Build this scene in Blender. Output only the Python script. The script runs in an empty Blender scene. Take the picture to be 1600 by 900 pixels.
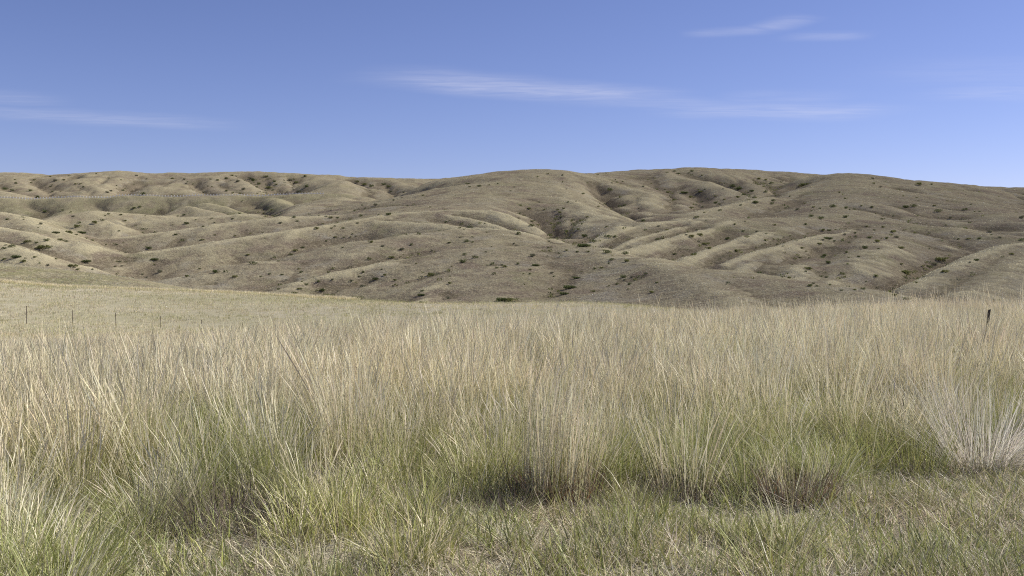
import bpy, math, random
import numpy as np
from mathutils import Vector

random.seed(7)
rng = np.random.default_rng(11)
R = math.radians
sc = bpy.context.scene
col = sc.collection

# ------------------------------------------------------------------ camera
F = 1570.0            # focal length in photograph pixels (1600 wide)
EYE = 1.65            # eye height
HORIZON = 400.0       # image row of the true horizon
cam_d = bpy.data.cameras.new('camera')
cam_d.sensor_width = 36.0
cam_d.lens = 36.0 * F / 1600.0
cam_d.clip_start = 0.05
cam_d.clip_end = 100000.0
cam = bpy.data.objects.new('camera', cam_d)
col.objects.link(cam)
PITCH = math.atan((450.0 - HORIZON) / F)
cam.location = (0, 0, EYE)
cam.rotation_euler = (math.pi / 2 - PITCH, 0, 0)
sc.camera = cam

# ------------------------------------------------------------------ sky and sun
SUN_AZ, SUN_EL = R(70), R(40)       # azimuth from +Y (view) towards +X (right)
world = bpy.data.worlds.new('World')
sc.world = world
world.use_nodes = True
sun_d = bpy.data.lights.new('sun', 'SUN')
sun_d.energy = 5.0
sun_d.angle = R(0.53)
sun_d.color = (1.0, 0.965, 0.91)
sun = bpy.data.objects.new('sun', sun_d)
col.objects.link(sun)
sdir = Vector((math.sin(SUN_AZ) * math.cos(SUN_EL), math.cos(SUN_AZ) * math.cos(SUN_EL), math.sin(SUN_EL)))
sun.rotation_euler = sdir.to_track_quat('Z', 'Y').to_euler()
sun.location = (60, 20, 80)

vs = sc.view_settings
vs.view_transform = 'Standard'
vs.look = 'None'
vs.gamma = 1.0
vs.use_curve_mapping = False
vs.exposure = 0.72
sc.cycles.use_denoising = False
sc.cycles.max_bounces = 4
sc.cycles.diffuse_bounces = 2
sc.cycles.glossy_bounces = 2
sc.cycles.transmission_bounces = 3
sc.cycles.sample_clamp_indirect = 4.0
sc.cycles.filter_width = 1.1


def at(px, py, Y):
    """photograph pixel at ground distance Y in front of the camera -> world point"""
    a = (px - 800.0) / F
    b = (450.0 - py) / F
    dy = math.cos(PITCH) + b * math.sin(PITCH)
    dz = -math.sin(PITCH) + b * math.cos(PITCH)
    k = Y / dy
    return Vector((a * k, Y, EYE + dz * k))


class NT:
    """small helper around a node tree"""
    def __init__(self, tree):
        self.t = tree
        tree.nodes.clear()

    def n(self, kind, inputs=None, **props):
        nd = self.t.nodes.new(kind)
        for k, v in props.items():
            setattr(nd, k, v)
        for k, v in (inputs or {}).items():
            s = nd.inputs[k]
            if hasattr(v, 'bl_rna') and isinstance(v, bpy.types.NodeSocket):
                self.t.links.new(v, s)
            else:
                s.default_value = v
        return nd

    def math(self, op, a, b=0.0, c=0.0, clamp=False):
        return self.n('ShaderNodeMath', {0: a, 1: b, 2: c}, operation=op, use_clamp=clamp).outputs[0]

    def smooth(self, v, lo, hi, a=0.0, b=1.0):
        return self.n('ShaderNodeMapRange', {'Value': v, 'From Min': lo, 'From Max': hi, 'To Min': a, 'To Max': b},
                      interpolation_type='SMOOTHSTEP').outputs[0]

    def mix(self, f, a, b, mode='MIX'):
        nd = self.t.nodes.new('ShaderNodeMix')
        nd.data_type = 'RGBA'
        nd.blend_type = mode
        for i, v in ((0, f), (6, a), (7, b)):
            s = nd.inputs[i]
            if isinstance(v, bpy.types.NodeSocket):
                self.t.links.new(v, s)
            else:
                s.default_value = v if i == 0 else (tuple(v) + (1,))[:4]
        return nd.outputs[2]

    def noise(self, vec, scale, detail=3.0, rough=0.55, dist=0.0):
        return self.n('ShaderNodeTexNoise', {'Vector': vec, 'Scale': scale, 'Detail': detail, 'Roughness': rough,
                                             'Distortion': dist}).outputs[0]


# sky texture with thin high cirrus (laid out on a flat cloud layer overhead)
w = NT(world.node_tree)
out = w.n('ShaderNodeOutputWorld')
bg = w.n('ShaderNodeBackground', {'Strength': 0.069})
sky = w.n('ShaderNodeTexSky', sky_type='NISHITA')
sky.sun_disc = False
sky.sun_elevation = SUN_EL
sky.sun_rotation = SUN_AZ
sky.altitude = 900.0
sky.air_density = 0.85
sky.dust_density = 0.35
sky.ozone_density = 4.5
tc = w.n('ShaderNodeTexCoord')
sep = w.n('ShaderNodeSeparateXYZ', {0: tc.outputs['Generated']})
zc = w.math('MAXIMUM', sep.outputs[2], 0.02)
cu = w.math('DIVIDE', sep.outputs[0], zc)
cv = w.math('DIVIDE', sep.outputs[1], zc)
plane = w.n('ShaderNodeCombineXYZ', {0: cu, 1: cv, 2: 0.0}).outputs[0]


def sky_uv(px, py):
    p = at(px, py, 1000.0)
    d = Vector((p.x, p.y, p.z - EYE))
    return d.x / d.z, d.y / d.z


total = None
streaks = [  # two ends (photograph pixels), half width on the cloud layer, strength
    ((545, 113), (1060, 160), 0.17, 0.52),
    ((560, 116), (800, 140), 0.13, 0.22),
    ((830, 150), (1190, 168), 0.14, 0.26),
    ((1030, 165), (1400, 182), 0.20, 0.36),
    ((1110, 148), (1330, 158), 0.14, 0.14),
    ((1060, 54), (1225, 46), 0.05, 0.30),
    ((1180, 50), (1272, 22), 0.055, 0.32),
    ((1210, 58), (1370, 57), 0.05, 0.24),
    ((-160, 168), (400, 200), 0.20, 0.26),
    ((-160, 142), (120, 160), 0.16, 0.20),
    ((1440, 138), (1800, 146), 0.18, 0.24),
    ((1330, 108), (1800, 122), 0.20, 0.12),
]
wob = w.noise(w.n('ShaderNodeMapping', {'Vector': plane, 'Scale': (1.1, .9, 1)}).outputs[0], 1.0, 2.0)
wob = w.math('SUBTRACT', wob, 0.5)
fib = w.noise(w.n('ShaderNodeMapping', {'Vector': plane, 'Scale': (1.0, 3.2, 1), 'Rotation': (0, 0, R(-24))}).outputs[0], 2.2, 5.0, 0.62, 0.7)
fib = w.smooth(fib, 0.02, 0.90)
for i, (p, q, hw, amp) in enumerate(streaks):
    (x0, y0), (x1, y1) = sky_uv(*p), sky_uv(*q)
    L = math.hypot(x1 - x0, y1 - y0)
    ux, uy = (x1 - x0) / L, (y1 - y0) / L
    mx, my = (x0 + x1) / 2, (y0 + y1) / 2
    s = w.math('MULTIPLY_ADD', cu, ux, w.math('MULTIPLY_ADD', cv, uy, -(mx * ux + my * uy)))
    t = w.math('MULTIPLY_ADD', cu, -uy, w.math('MULTIPLY_ADD', cv, ux, mx * uy - my * ux))
    t2 = w.math('MULTIPLY_ADD', wob, hw * 3.0, t)
    across = w.smooth(w.math('ABSOLUTE', t2), hw * 2.9, 0.0)
    along = w.smooth(w.math('ABSOLUTE', s), L * 0.54, L * 0.16)
    m = w.math('MULTIPLY', w.math('MULTIPLY', across, along), amp * .84)
    total = m if total is None else w.math('MAXIMUM', total, m)
total = w.math('MULTIPLY', total, fib)
total = w.math('MULTIPLY', total, w.smooth(sep.outputs[2], 0.05, 0.12))
world.cycles.sampling_method = 'MANUAL'
world.cycles.sample_map_resolution = 256
tint = w.mix(1.0, sky.outputs[0], (1.05, 0.86, 1.02), 'MULTIPLY')
cl = w.mix(total, tint, (7.0, 7.0, 8.2))
w.t.links.new(cl, bg.inputs[0])
w.t.links.new(bg.outputs[0], out.inputs[0])


# ------------------------------------------------------------------ numeric noise
def _hash(ix, iy):
    h = (ix.astype(np.int64) * 374761393 + iy.astype(np.int64) * 668265263) & 0xffffffff
    h = ((h ^ (h >> 13)) * 1274126177) & 0xffffffff
    return ((h ^ (h >> 16)) & 0xffff).astype(np.float32) * np.float32(2 * math.pi / 65536)


def perlin(x, y):
    x0, y0 = np.floor(x), np.floor(y)
    fx, fy = (x - x0).astype(np.float32), (y - y0).astype(np.float32)
    u = fx * fx * fx * (fx * (fx * 6 - 15) + 10)
    v = fy * fy * fy * (fy * (fy * 6 - 15) + 10)

    def g(dx, dy):
        a = _hash(x0 + dx, y0 + dy)
        return np.cos(a) * (fx - dx) + np.sin(a) * (fy - dy)
    a = g(0, 0) * (1 - u) + g(1, 0) * u
    b = g(0, 1) * (1 - u) + g(1, 1) * u
    return (a * (1 - v) + b * v) * 1.4


def sstep(a, b, x):
    t = np.clip((x - a) / (b - a), 0, 1)
    return t * t * (3 - 2 * t)


# ------------------------------------------------------------------ terrain: ridges
# every ridge: owner, slope of its flanks, rounding radius, gully spacing, gully depth, points (pixel x, pixel y, distance)
RIDGES = []


def ridge(owner, slope, rnd, gl, gd, pts, flat=0.0):
    soft_ = {'middle_hill': .5, 'front_hill': .6}.get(owner, 1.25)
    RIDGES.append((owner, slope * {'summit_hill': 1.12, 'skyline_hill': 1.3, 'knoll_hill': 1.15, 'far_ridge': 1.35, 'left_hill': 1.25}.get(owner, 1.4 if rnd > 20 else 1.65), rnd * (.65 if rnd > 20 else .32), gl, gd * soft_, [at(*p) for p in pts], flat))


# far left skyline
ridge('far_ridge', 0.156, 40, 120, 9.6, [(-260, 274, 1500), (0, 270, 1500), (40, 271, 1480), (80, 274.5, 1500), (150, 269.5, 1480), (190, 268, 1460), (240, 271, 1480), (300, 271, 1500), (380, 268, 1480), (440, 270, 1480), (520, 274, 1500), (560, 277, 1500), (640, 279, 1520), (700, 279, 1550), (712, 277.5, 1550), (724, 277, 1550), (736, 280, 1550), (800, 284, 1550)])
ridge('far_ridge', 0.203, 25, 60, 4.8, [(20, 271, 1480), (30, 280, 1380), (80, 292, 1260), (150, 306, 1150)])
ridge('far_ridge', 0.203, 25, 60, 4.8, [(-60, 275, 1450), (-30, 292, 1250), (20, 303, 1150)])
ridge('far_ridge', 0.203, 25, 60, 4.8, [(190, 268, 1460), (130, 280, 1350), (150, 292, 1250), (190, 303, 1180)])
ridge('far_ridge', 0.203, 25, 60, 4.8, [(280, 271, 1480), (300, 283, 1360), (345, 297, 1230), (365, 302, 1180)])
ridge('far_ridge', 0.234, 20, 50, 3.6, [(195, 298, 1210), (240, 292, 1240), (290, 294, 1240), (330, 300, 1220)])
ridge('far_ridge', 0.218, 22, 55, 4.8, [(370, 268.5, 1480), (385, 280, 1360), (415, 292, 1260), (440, 300, 1200)])
ridge('far_ridge', 0.218, 22, 55, 4.8, [(425, 270, 1480), (440, 281, 1380), (460, 291, 1280), (470, 298, 1220)])
ridge('far_ridge', 0.195, 45, 90, 3.0, [(470, 289, 1240), (510, 280, 1260), (545, 282, 1240), (590, 292, 1200), (620, 299, 1150)])
ridge('far_ridge', 0.218, 25, 60, 4.8, [(600, 278, 1500), (620, 286, 1380), (660, 293, 1280)])
# road embankment
ridge('road_embankment', .30, 6, 70, 7, [(-260, 312, 1000), (0, 310, 1000), (130, 308.3, 1000), (300, 307, 1000), (420, 304.5, 1000), (515, 303, 1005), (560, 304, 1010)], flat=9.0)
ridge('road_embankment', .26, 20, 50, 5, [(324, 316, 900), (371, 328, 850), (400, 334, 800)])
ridge('road_embankment', .26, 20, 50, 5, [(420, 306, 980), (440, 316, 900), (470, 324, 840)])
# small knolls in the left valley
ridge('left_hill', .24, 14, 40, 3, [(74, 344, 620), (110, 334, 650), (145, 329, 660), (216, 334, 680), (262, 338, 690)])
ridge('left_hill', .30, 8, 25, 2, [(126, 352, 560), (140, 344, 570), (158, 343, 570), (176, 349, 565)])
ridge('left_hill', .28, 14, 40, 4, [(262, 334, 790), (290, 321, 820), (337, 331, 800)])
# left edge spurs
ridge('left_hill', .24, 16, 38, 4, [(-260, 312, 560), (-120, 322, 520), (0, 331, 480), (34, 338, 470), (67, 357, 435), (100, 373, 408), (125, 380, 395)])
ridge('left_hill', .26, 10, 30, 3, [(-140, 343, 450), (0, 355, 420), (40, 363, 410), (78, 374, 392)])
ridge('left_hill', .26, 10, 30, 3, [(-140, 366, 400), (0, 379, 372), (30, 388, 358), (55, 397, 345)])
# summit hill (A)
ridge('summit_hill', .19, 50, 110, 8, [(690, 287, 860), (725, 280, 870), (760, 275.5, 850), (800, 268, 820), (835, 266, 800), (870, 269.5, 830), (900, 271.5, 900), (960, 271, 980)])
ridge('summit_hill', .20, 26, 80, 6, [(725, 280, 870), (690, 287, 840), (640, 294, 800), (560, 307, 740), (480, 321, 680), (430, 329, 640)])
ridge('summit_hill', .18, 50, 90, 4, [(835, 266, 800), (800, 284, 700), (750, 306, 600), (700, 322, 535)])
ridge('summit_hill', .20, 22, 60, 5, [(870, 269.5, 830), (905, 284, 720), (945, 300, 640), (985, 322, 560), (1000, 338, 520)])
ridge('summit_hill', .22, 18, 50, 5, [(850, 270, 800), (865, 294, 660), (905, 318, 560), (940, 338, 490)])
ridge('summit_hill', .24, 12, 40, 4, [(865, 294, 660), (868, 320, 560), (890, 344, 480)])
# skyline hill on the right (D)
ridge('skyline_hill', 0.172, 50, 120, 8.4, [(940, 273, 980), (960, 271, 990), (1000, 266, 1000), (1075, 263, 1000), (1130, 265, 1050), (1200, 268, 1100), (1270, 273, 1150), (1370, 279, 1200), (1450, 285, 1300), (1520, 291, 1400), (1600, 293, 1400), (1900, 297, 1400)])
ridge('skyline_hill', 0.218, 16, 50, 3.6, [(1030, 265, 980), (1046, 274, 900), (1100, 284, 820), (1160, 296, 740), (1188, 305, 690)])
ridge('skyline_hill', 0.234, 16, 45, 4.8, [(1000, 266, 1000), (1005, 283, 880), (1000, 300, 790), (985, 318, 710), (980, 330, 660)])
ridge('skyline_hill', 0.234, 16, 45, 4.8, [(1046, 274, 900), (1050, 293, 800), (1070, 310, 720), (1075, 326, 650)])
ridge('skyline_hill', 0.218, 18, 60, 3.6, [(1130, 265, 1050), (1170, 278, 920), (1200, 292, 810), (1225, 300, 760)])
ridge('skyline_hill', 0.203, 20, 70, 3.6, [(1450, 285, 1300), (1440, 292, 1100), (1480, 302, 960), (1560, 309, 900)])
# knoll (E)
ridge('knoll_hill', .22, 22, 70, 6, [(1280, 276, 855), (1292, 273.4, 850), (1310, 271.8, 845), (1343, 272.4, 840), (1352, 275, 845), (1380, 283, 830), (1450, 299, 800), (1560, 311, 780), (1700, 318, 760)])
ridge('knoll_hill', .22, 14, 60, 5, [(1335, 273, 840), (1300, 284, 790), (1262, 294, 740), (1212, 306, 680), (1144, 319, 610), (1090, 331, 560), (1040, 338, 530)])
ridge('knoll_hill', .19, 36, 70, 5, [(1330, 273, 840), (1320, 292, 720), (1310, 314, 620), (1290, 334, 540)])
ridge('knoll_hill', .19, 30, 60, 4, [(1380, 283, 830), (1390, 300, 720), (1380, 318, 630), (1370, 336, 560)])
ridge('knoll_hill', .20, 24, 60, 4, [(1450, 299, 800), (1500, 318, 660), (1560, 336, 560), (1700, 352, 520)])
# right hill (F) and its spurs
ridge('right_hill', .19, 26, 55, 3, [(985, 347, 470), (1060, 346.5, 470), (1117, 343, 470), (1195, 341, 480), (1280, 341, 500), (1364, 345, 500), (1465, 356, 480), (1532, 365, 460), (1640, 383, 440)])
ridge('right_hill', .28, 6, 26, 3, [(1117, 343, 470), (1010, 347, 440), (960, 352, 420), (918, 361, 402), (902, 371, 392)])
ridge('right_hill', .28, 6, 26, 3, [(1160, 343, 465), (1070, 361, 412), (1002, 381, 378), (969, 393, 362)])
ridge('right_hill', .30, 5, 22, 2, [(1090, 346, 450), (1030, 358, 418), (975, 372, 392), (940, 383, 378)])
ridge('right_hill', .25, 8, 30, 3, [(1262, 347, 480), (1171, 376, 402), (1100, 395, 362), (1055, 408, 342)])
ridge('right_hill', .25, 8, 30, 3, [(1330, 360, 450), (1229, 389, 372), (1171, 405, 342), (1146, 421, 326)])
ridge('right_hill', .21, 26, 40, 3, [(1370, 350, 490), (1355, 380, 400), (1330, 410, 350), (1305, 438, 318)])
ridge('right_hill', .21, 20, 40, 3, [(1250, 380, 400), (1235, 410, 345), (1225, 436, 312)])
ridge('right_hill', .22, 14, 34, 3, [(1760, 362, 420), (1640, 376, 402), (1549, 386, 372), (1482, 412, 322), (1414, 439, 288), (1354, 453, 272)])
ridge('right_hill', .20, 20, 30, 2, [(1600, 386, 380), (1560, 425, 310), (1520, 455, 270)])
ridge('right_hill', .28, 6, 24, 2, [(1135, 350, 450), (1065, 370, 398), (1012, 389, 370)])
ridge('right_hill', .28, 6, 24, 2, [(1215, 356, 445), (1130, 380, 392), (1070, 400, 352)])
ridge('right_hill', .28, 6, 24, 2, [(1290, 366, 430), (1200, 386, 375), (1130, 405, 345)])
# middle hill (C) with its long spurs to the left
ridge('middle_hill', .22, 12, 40, 3, [(121, 373, 560), (162, 358, 575), (236, 342, 595), (370, 335.5, 615), (435, 331, 630)])
ridge('middle_hill', .21, 10, 40, 3, [(45, 406, 455), (101, 386, 465), (175, 373, 475), (270, 360, 485), (337, 350, 495), (438, 339, 510), (540, 335, 530), (640, 331, 520), (700, 327, 510)])
ridge('middle_hill', .21, 9, 38, 3, [(112, 420, 385), (152, 406, 390), (236, 392, 400), (337, 377, 410), (455, 359, 430), (540, 347, 450), (614, 334, 475), (700, 327.5, 485), (766, 329, 480), (817, 338, 460), (868, 358, 420), (903, 383, 384)])
ridge('middle_hill', .25, 7, 28, 2, [(690, 333, 475), (760, 346, 442), (850, 369, 402), (900, 385, 378)])
ridge('middle_hill', .25, 7, 28, 2, [(590, 345, 450), (680, 349, 430), (760, 355, 410), (830, 368, 390)])
# front hill (B)
ridge('front_hill', .20, 24, 42, 2.5, [(255, 446, 305), (354, 424, 318), (438, 407, 330), (540, 391, 345), (597, 375.5, 355), (665, 365, 370), (749, 358, 380), (783, 360.5, 376), (834, 374, 357), (901, 387, 335), (1002, 398, 300), (1070, 411, 275), (1144, 425, 250), (1229, 438, 230), (1296, 447, 215), (1364, 461, 200), (1404, 477, 190)])
ridge('front_hill', .21, 8, 30, 2, [(395, 460, 278), (472, 436, 288), (540, 423, 298), (597, 411, 307), (665, 401, 326), (730, 388, 350)])
ridge('front_hill', .17, 30, 40, 1.5, [(749, 358, 380), (775, 385, 335), (800, 415, 295), (815, 450, 260)])
ridge('front_hill', .22, 8, 24, 1.5, [(660, 470, 245), (680, 447, 262), (715, 435, 280), (750, 420, 300)])
ridge('front_hill', .17, 24, 36, 1.5, [(901, 387, 335), (950, 415, 290), (985, 440, 255), (1000, 470, 225)])
ridge('front_hill', .18, 14, 30, 1.2, [(1002, 398, 300), (1080, 430, 245), (1130, 455, 215), (1170, 480, 195)])

OWNERS = []
for r_ in RIDGES:
    if r_[0] not in OWNERS:
        OWNERS.append(r_[0])
OWNERS.append('near_hump')
OWNERS.append('prairie_field')


def hills_height(x, y):
    """highest ridge flank at every point; returns height and owner"""
    wx = perlin(x / 70.0, y / 70.0 + 31) * 7 + perlin(x / 21.0 + 9, y / 21.0) * 2.0
    wy = perlin(x / 70.0 + 57, y / 70.0) * 7 + perlin(x / 21.0, y / 21.0 + 77) * 2.0
    rr = np.hypot(x, y)
    k = np.clip((rr - 150) / 500.0, 0.3, 1.6)
    xs, ys = x + wx * k, y + wy * k
    # exact position on the crest lines is kept: the warp fades in with the distance from the crest
    best = np.full(x.shape, -1e3, np.float32)
    soft = np.interp(y, [0, 250, 390, 600, 900, 1050, 1200, 3000], [-26, -24, -14, 0, 20, 40, 48, 30]).astype(np.float32)
    owner = np.full(x.shape, OWNERS.index('front_hill'), np.int16)
    owner[y > 420] = OWNERS.index('middle_hill')
    owner[y > 800] = OWNERS.index('far_ridge')
    best[:] = soft
    for ri, (own, slope, rnd, gl, gd, pts, flat) in enumerate(RIDGES):
        hmax = max(p.z for p in pts)
        reach = (hmax + 30) / slope + 20 + rnd
        bx0, bx1 = min(p.x for p in pts) - reach, max(p.x for p in pts) + reach
        by0, by1 = min(p.y for p in pts) - reach, max(p.y for p in pts) + reach
        m = np.nonzero((x > bx0) & (x < bx1) & (y > by0) & (y < by1))[0]
        if len(m) == 0:
            continue
        for warped in (False, True):
            X, Y = (x[m], y[m]) if not warped else (xq, yq)
            zb = np.full(len(m), -1e3, np.float32)
            db = np.zeros(len(m), np.float32)
            dm = np.full(len(m), 1e6, np.float32)
            for a, b in zip(pts[:-1], pts[1:]):
                ex, ey = b.x - a.x, b.y - a.y
                L2 = ex * ex + ey * ey
                L = math.sqrt(L2)
                t = np.clip(((X - a.x) * ex + (Y - a.y) * ey) / L2, 0, 1)
                dx, dy = X - a.x - t * ex, Y - a.y - t * ey
                d = np.sqrt(dx * dx + dy * dy)
                if flat:
                    d = np.maximum(d - flat, 0)
                dm = np.minimum(dm, d)
                z = a.z + t * (b.z - a.z) - slope * (np.sqrt(d * d + rnd * rnd) - rnd)
                mm = z > zb
                zb = np.where(mm, z, zb)
                db = np.where(mm, d, db)
            if not warped:
                f = sstep(4, 45, dm)
                xq, yq = X + (xs[m] - X) * f, Y + (ys[m] - Y) * f
        ad = dm
        mdx, mdy = pts[-1].x - pts[0].x, pts[-1].y - pts[0].y
        ml = math.hypot(mdx, mdy)
        uu, vv_ = (xq * mdx + yq * mdy) / ml, (yq * mdx - xq * mdy) / ml
        g = np.abs(perlin(uu / gl + ri * 13.7, vv_ / (gl * 2.6) + ri * 3.1))
        g2 = np.abs(perlin(uu / gl * 2.7 + ri * 5.7, vv_ / (gl * 1.3) + ri * 7.7))
        dep = sstep(0.10 * gl, 1.3 * gl, ad)
        zb = zb - dep * gd * (np.clip(1 - g * 2.6, 0, 1) ** 1.5 + 0.35 * np.clip(1 - g2 * 2.4, 0, 1) ** 1.5)
        cur = best[m]
        kk = np.float32(1.2 + 0.001 * hmax)
        hi = np.maximum(cur, zb)
        lo = np.minimum(cur, zb)
        newb = hi + kk * np.log1p(np.exp(-(hi - lo) / kk)) * 0.6
        owner[m] = np.where(zb > cur, OWNERS.index(own), owner[m])
        best[m] = newb
    # lumps of soil and small rills
    dens = sstep(200, 320, y)
    best += dens * (np.abs(perlin(x / 26, y / 26)) - .3) * .45 + dens * (np.abs(perlin(x / 11 + 8, y / 11)) - .3) * .3 + dens * perlin(x / 6, y / 6) * .22 + dens * perlin(x / 3.1, y / 3.1) * .10
    far = sstep(700, 1000, y)
    best += far * (np.abs(perlin(x / 60 + 3, y / 60)) - .3) * 2 + far * (np.abs(perlin(x / 19 + 3, y / 19)) - .3) * 1.0
    return best, owner


# near field: thin plate through measured points
FP = [(-8, -8, .1), (8, -8, .1), (0, -8, .1), (-6, 3, 0), (0, 4, 0), (6, 3, 0), (-6, 8, -.1), (0, 8, 0), (6, 8, .05),
      (-12, 16, -.55), (0, 16, -.15), (12, 16, 0), (-25, 10, -.6), (25, 10, .2)]
for px, gy, Y in [(0, 543, 40), (250, 538, 40), (500, 524, 40), (750, 532, 40), (1000, 522, 40), (1250, 505, 40), (1600, 502, 40), (1900, 500, 40),
                  (-250, 505, 75), (0, 503, 75), (120, 506, 75), (300, 514, 75), (540, 509, 75), (800, 518, 75), (1000, 525, 75), (1300, 540, 75), (1600, 548, 75),
                  (-250, 430, 130), (0, 441.5, 130), (101, 451, 130), (202, 456, 130), (337, 459.5, 128), (440, 464, 126), (540, 470, 124), (650, 476, 120),
                  (760, 477, 112), (880, 472.5, 108), (1000, 479, 108), (1100, 492, 110), (1300, 530, 110), (1600, 545, 110),
                  (0, 478, 92), (200, 486, 92), (400, 484, 95), (600, 487, 92), (880, 494, 90),
                  (-250, 400, 190), (0, 412, 190), (84, 419, 188), (169, 429, 184), (240, 443, 178), (287, 456, 170), (340, 475, 165),
                  (0, 444, 155), (120, 455, 152), (440, 500, 165), (540, 505, 160), (760, 510, 155), (1000, 515, 155), (1300, 540, 160), (1600, 550, 160)]:
    p = at(px, gy, Y)
    FP.append((p.x, p.y, p.z))
for X in (-260, -180, -110, -50, 0, 50, 110, 180, 260):
    FP.append((X, 235, -14 if X > -100 else -9))
    FP.append((X, 300, -30))
FP = np.array(FP, np.float64)


def _tps(r2):
    return np.where(r2 > 1e-9, 0.5 * r2 * np.log(np.maximum(r2, 1e-9)), 0)


S_ = 50.0
_P = FP[:, :2] / S_
_d2 = ((_P[:, None] - _P[None]) ** 2).sum(-1)
_n = len(FP)
_A = np.zeros((_n + 3, _n + 3))
_A[:_n, :_n] = _tps(_d2) + np.eye(_n) * 1e-4
_A[:_n, _n] = 1
_A[:_n, _n + 1:] = _P
_A[_n:, :_n] = _A[:_n, _n:].T
_sol = np.linalg.solve(_A, np.concatenate([FP[:, 2], [0, 0, 0]]))


def field_height(x, y):
    u, v = np.clip(x, -300, 300) / S_, np.clip(y, -20, 300) / S_
    z = _sol[_n] + _sol[_n + 1] * u + _sol[_n + 2] * v
    for i in range(_n):
        z += _sol[i] * _tps((u - _P[i, 0]) ** 2 + (v - _P[i, 1]) ** 2)
    z = z + perlin(x / 1.7, y / 1.7) * .035 + perlin(x / 7 + 5, y / 7) * .06 + perlin(x / 30 + 5, y / 30) * .25 * sstep(25, 60, y)
    return np.where(y > 295, -80, z).astype(np.float32)


# polar grid centred behind the camera
CY = -14.0
rows = np.concatenate([np.geomspace(6, 210, 170, endpoint=False), np.geomspace(210, 1150, 560, endpoint=False), np.geomspace(1150, 2600, 90)])
NT_ = 940
thetas = np.linspace(R(-37), R(37), NT_)
TH, RR = np.meshgrid(thetas, rows)
gx = (np.sin(TH) * RR).ravel().astype(np.float32)
gy = (np.cos(TH) * RR + CY).ravel().astype(np.float32)
gz = np.full(gx.shape, -1e3, np.float32)
gown = np.full(gx.shape, len(OWNERS) - 1, np.int16)
gval = np.zeros(gx.shape, np.float32)
gcre = np.zeros(gx.shape, np.float32)
mh = np.nonzero(gy > 120)[0]
hz, ho = hills_height(gx[mh], gy[mh])
gz[mh], gown[mh] = hz, ho
mf = np.nonzero(gy < 300)[0]
fz = field_height(gx[mf], gy[mf])
near = gy[mf] < 150
up = (fz > gz[mf]) | near
kk = 0.8
hi, lo = np.maximum(fz, gz[mf]), np.minimum(fz, gz[mf])
sm = np.where(near, fz, hi + kk * np.log1p(np.exp(-(hi - lo) / kk)) * .5)
gz[mf] = sm
gown[mf] = np.where(up, len(OWNERS) - 1, gown[mf])
NR = len(rows)
GZ = gz.reshape(NR, NT_)


def ground(x, y):
    x, y = np.asarray(x, np.float64), np.asarray(y, np.float64)
    r = np.hypot(x, y - CY)
    th = np.arctan2(x, y - CY)
    fi = np.clip(np.interp(r, rows, np.arange(NR)), 0, NR - 1.001)
    fj = np.clip((th - thetas[0]) / (thetas[1] - thetas[0]), 0, NT_ - 1.001)
    i, j = fi.astype(int), fj.astype(int)
    a, b = fi - i, fj - j
    return (GZ[i, j] * (1 - a) * (1 - b) + GZ[i + 1, j] * a * (1 - b) + GZ[i, j + 1] * (1 - a) * b + GZ[i + 1, j + 1] * a * b)


def on_ground(px, py, y0=4.0, y1=1700.0):
    """first point of the terrain seen at a photograph pixel"""
    ys = np.geomspace(y0, y1, 2600)
    p0 = at(px, py, 1000.0)
    xs = ys * (p0.x / 1000.0)
    zs = EYE + (p0.z - EYE) * ys / 1000.0
    g = ground(xs, ys)
    hit = np.nonzero(g >= zs)[0]
    i = hit[0] if len(hit) else int(np.argmin(zs - g))
    return Vector((xs[i], ys[i], g[i]))


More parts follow.
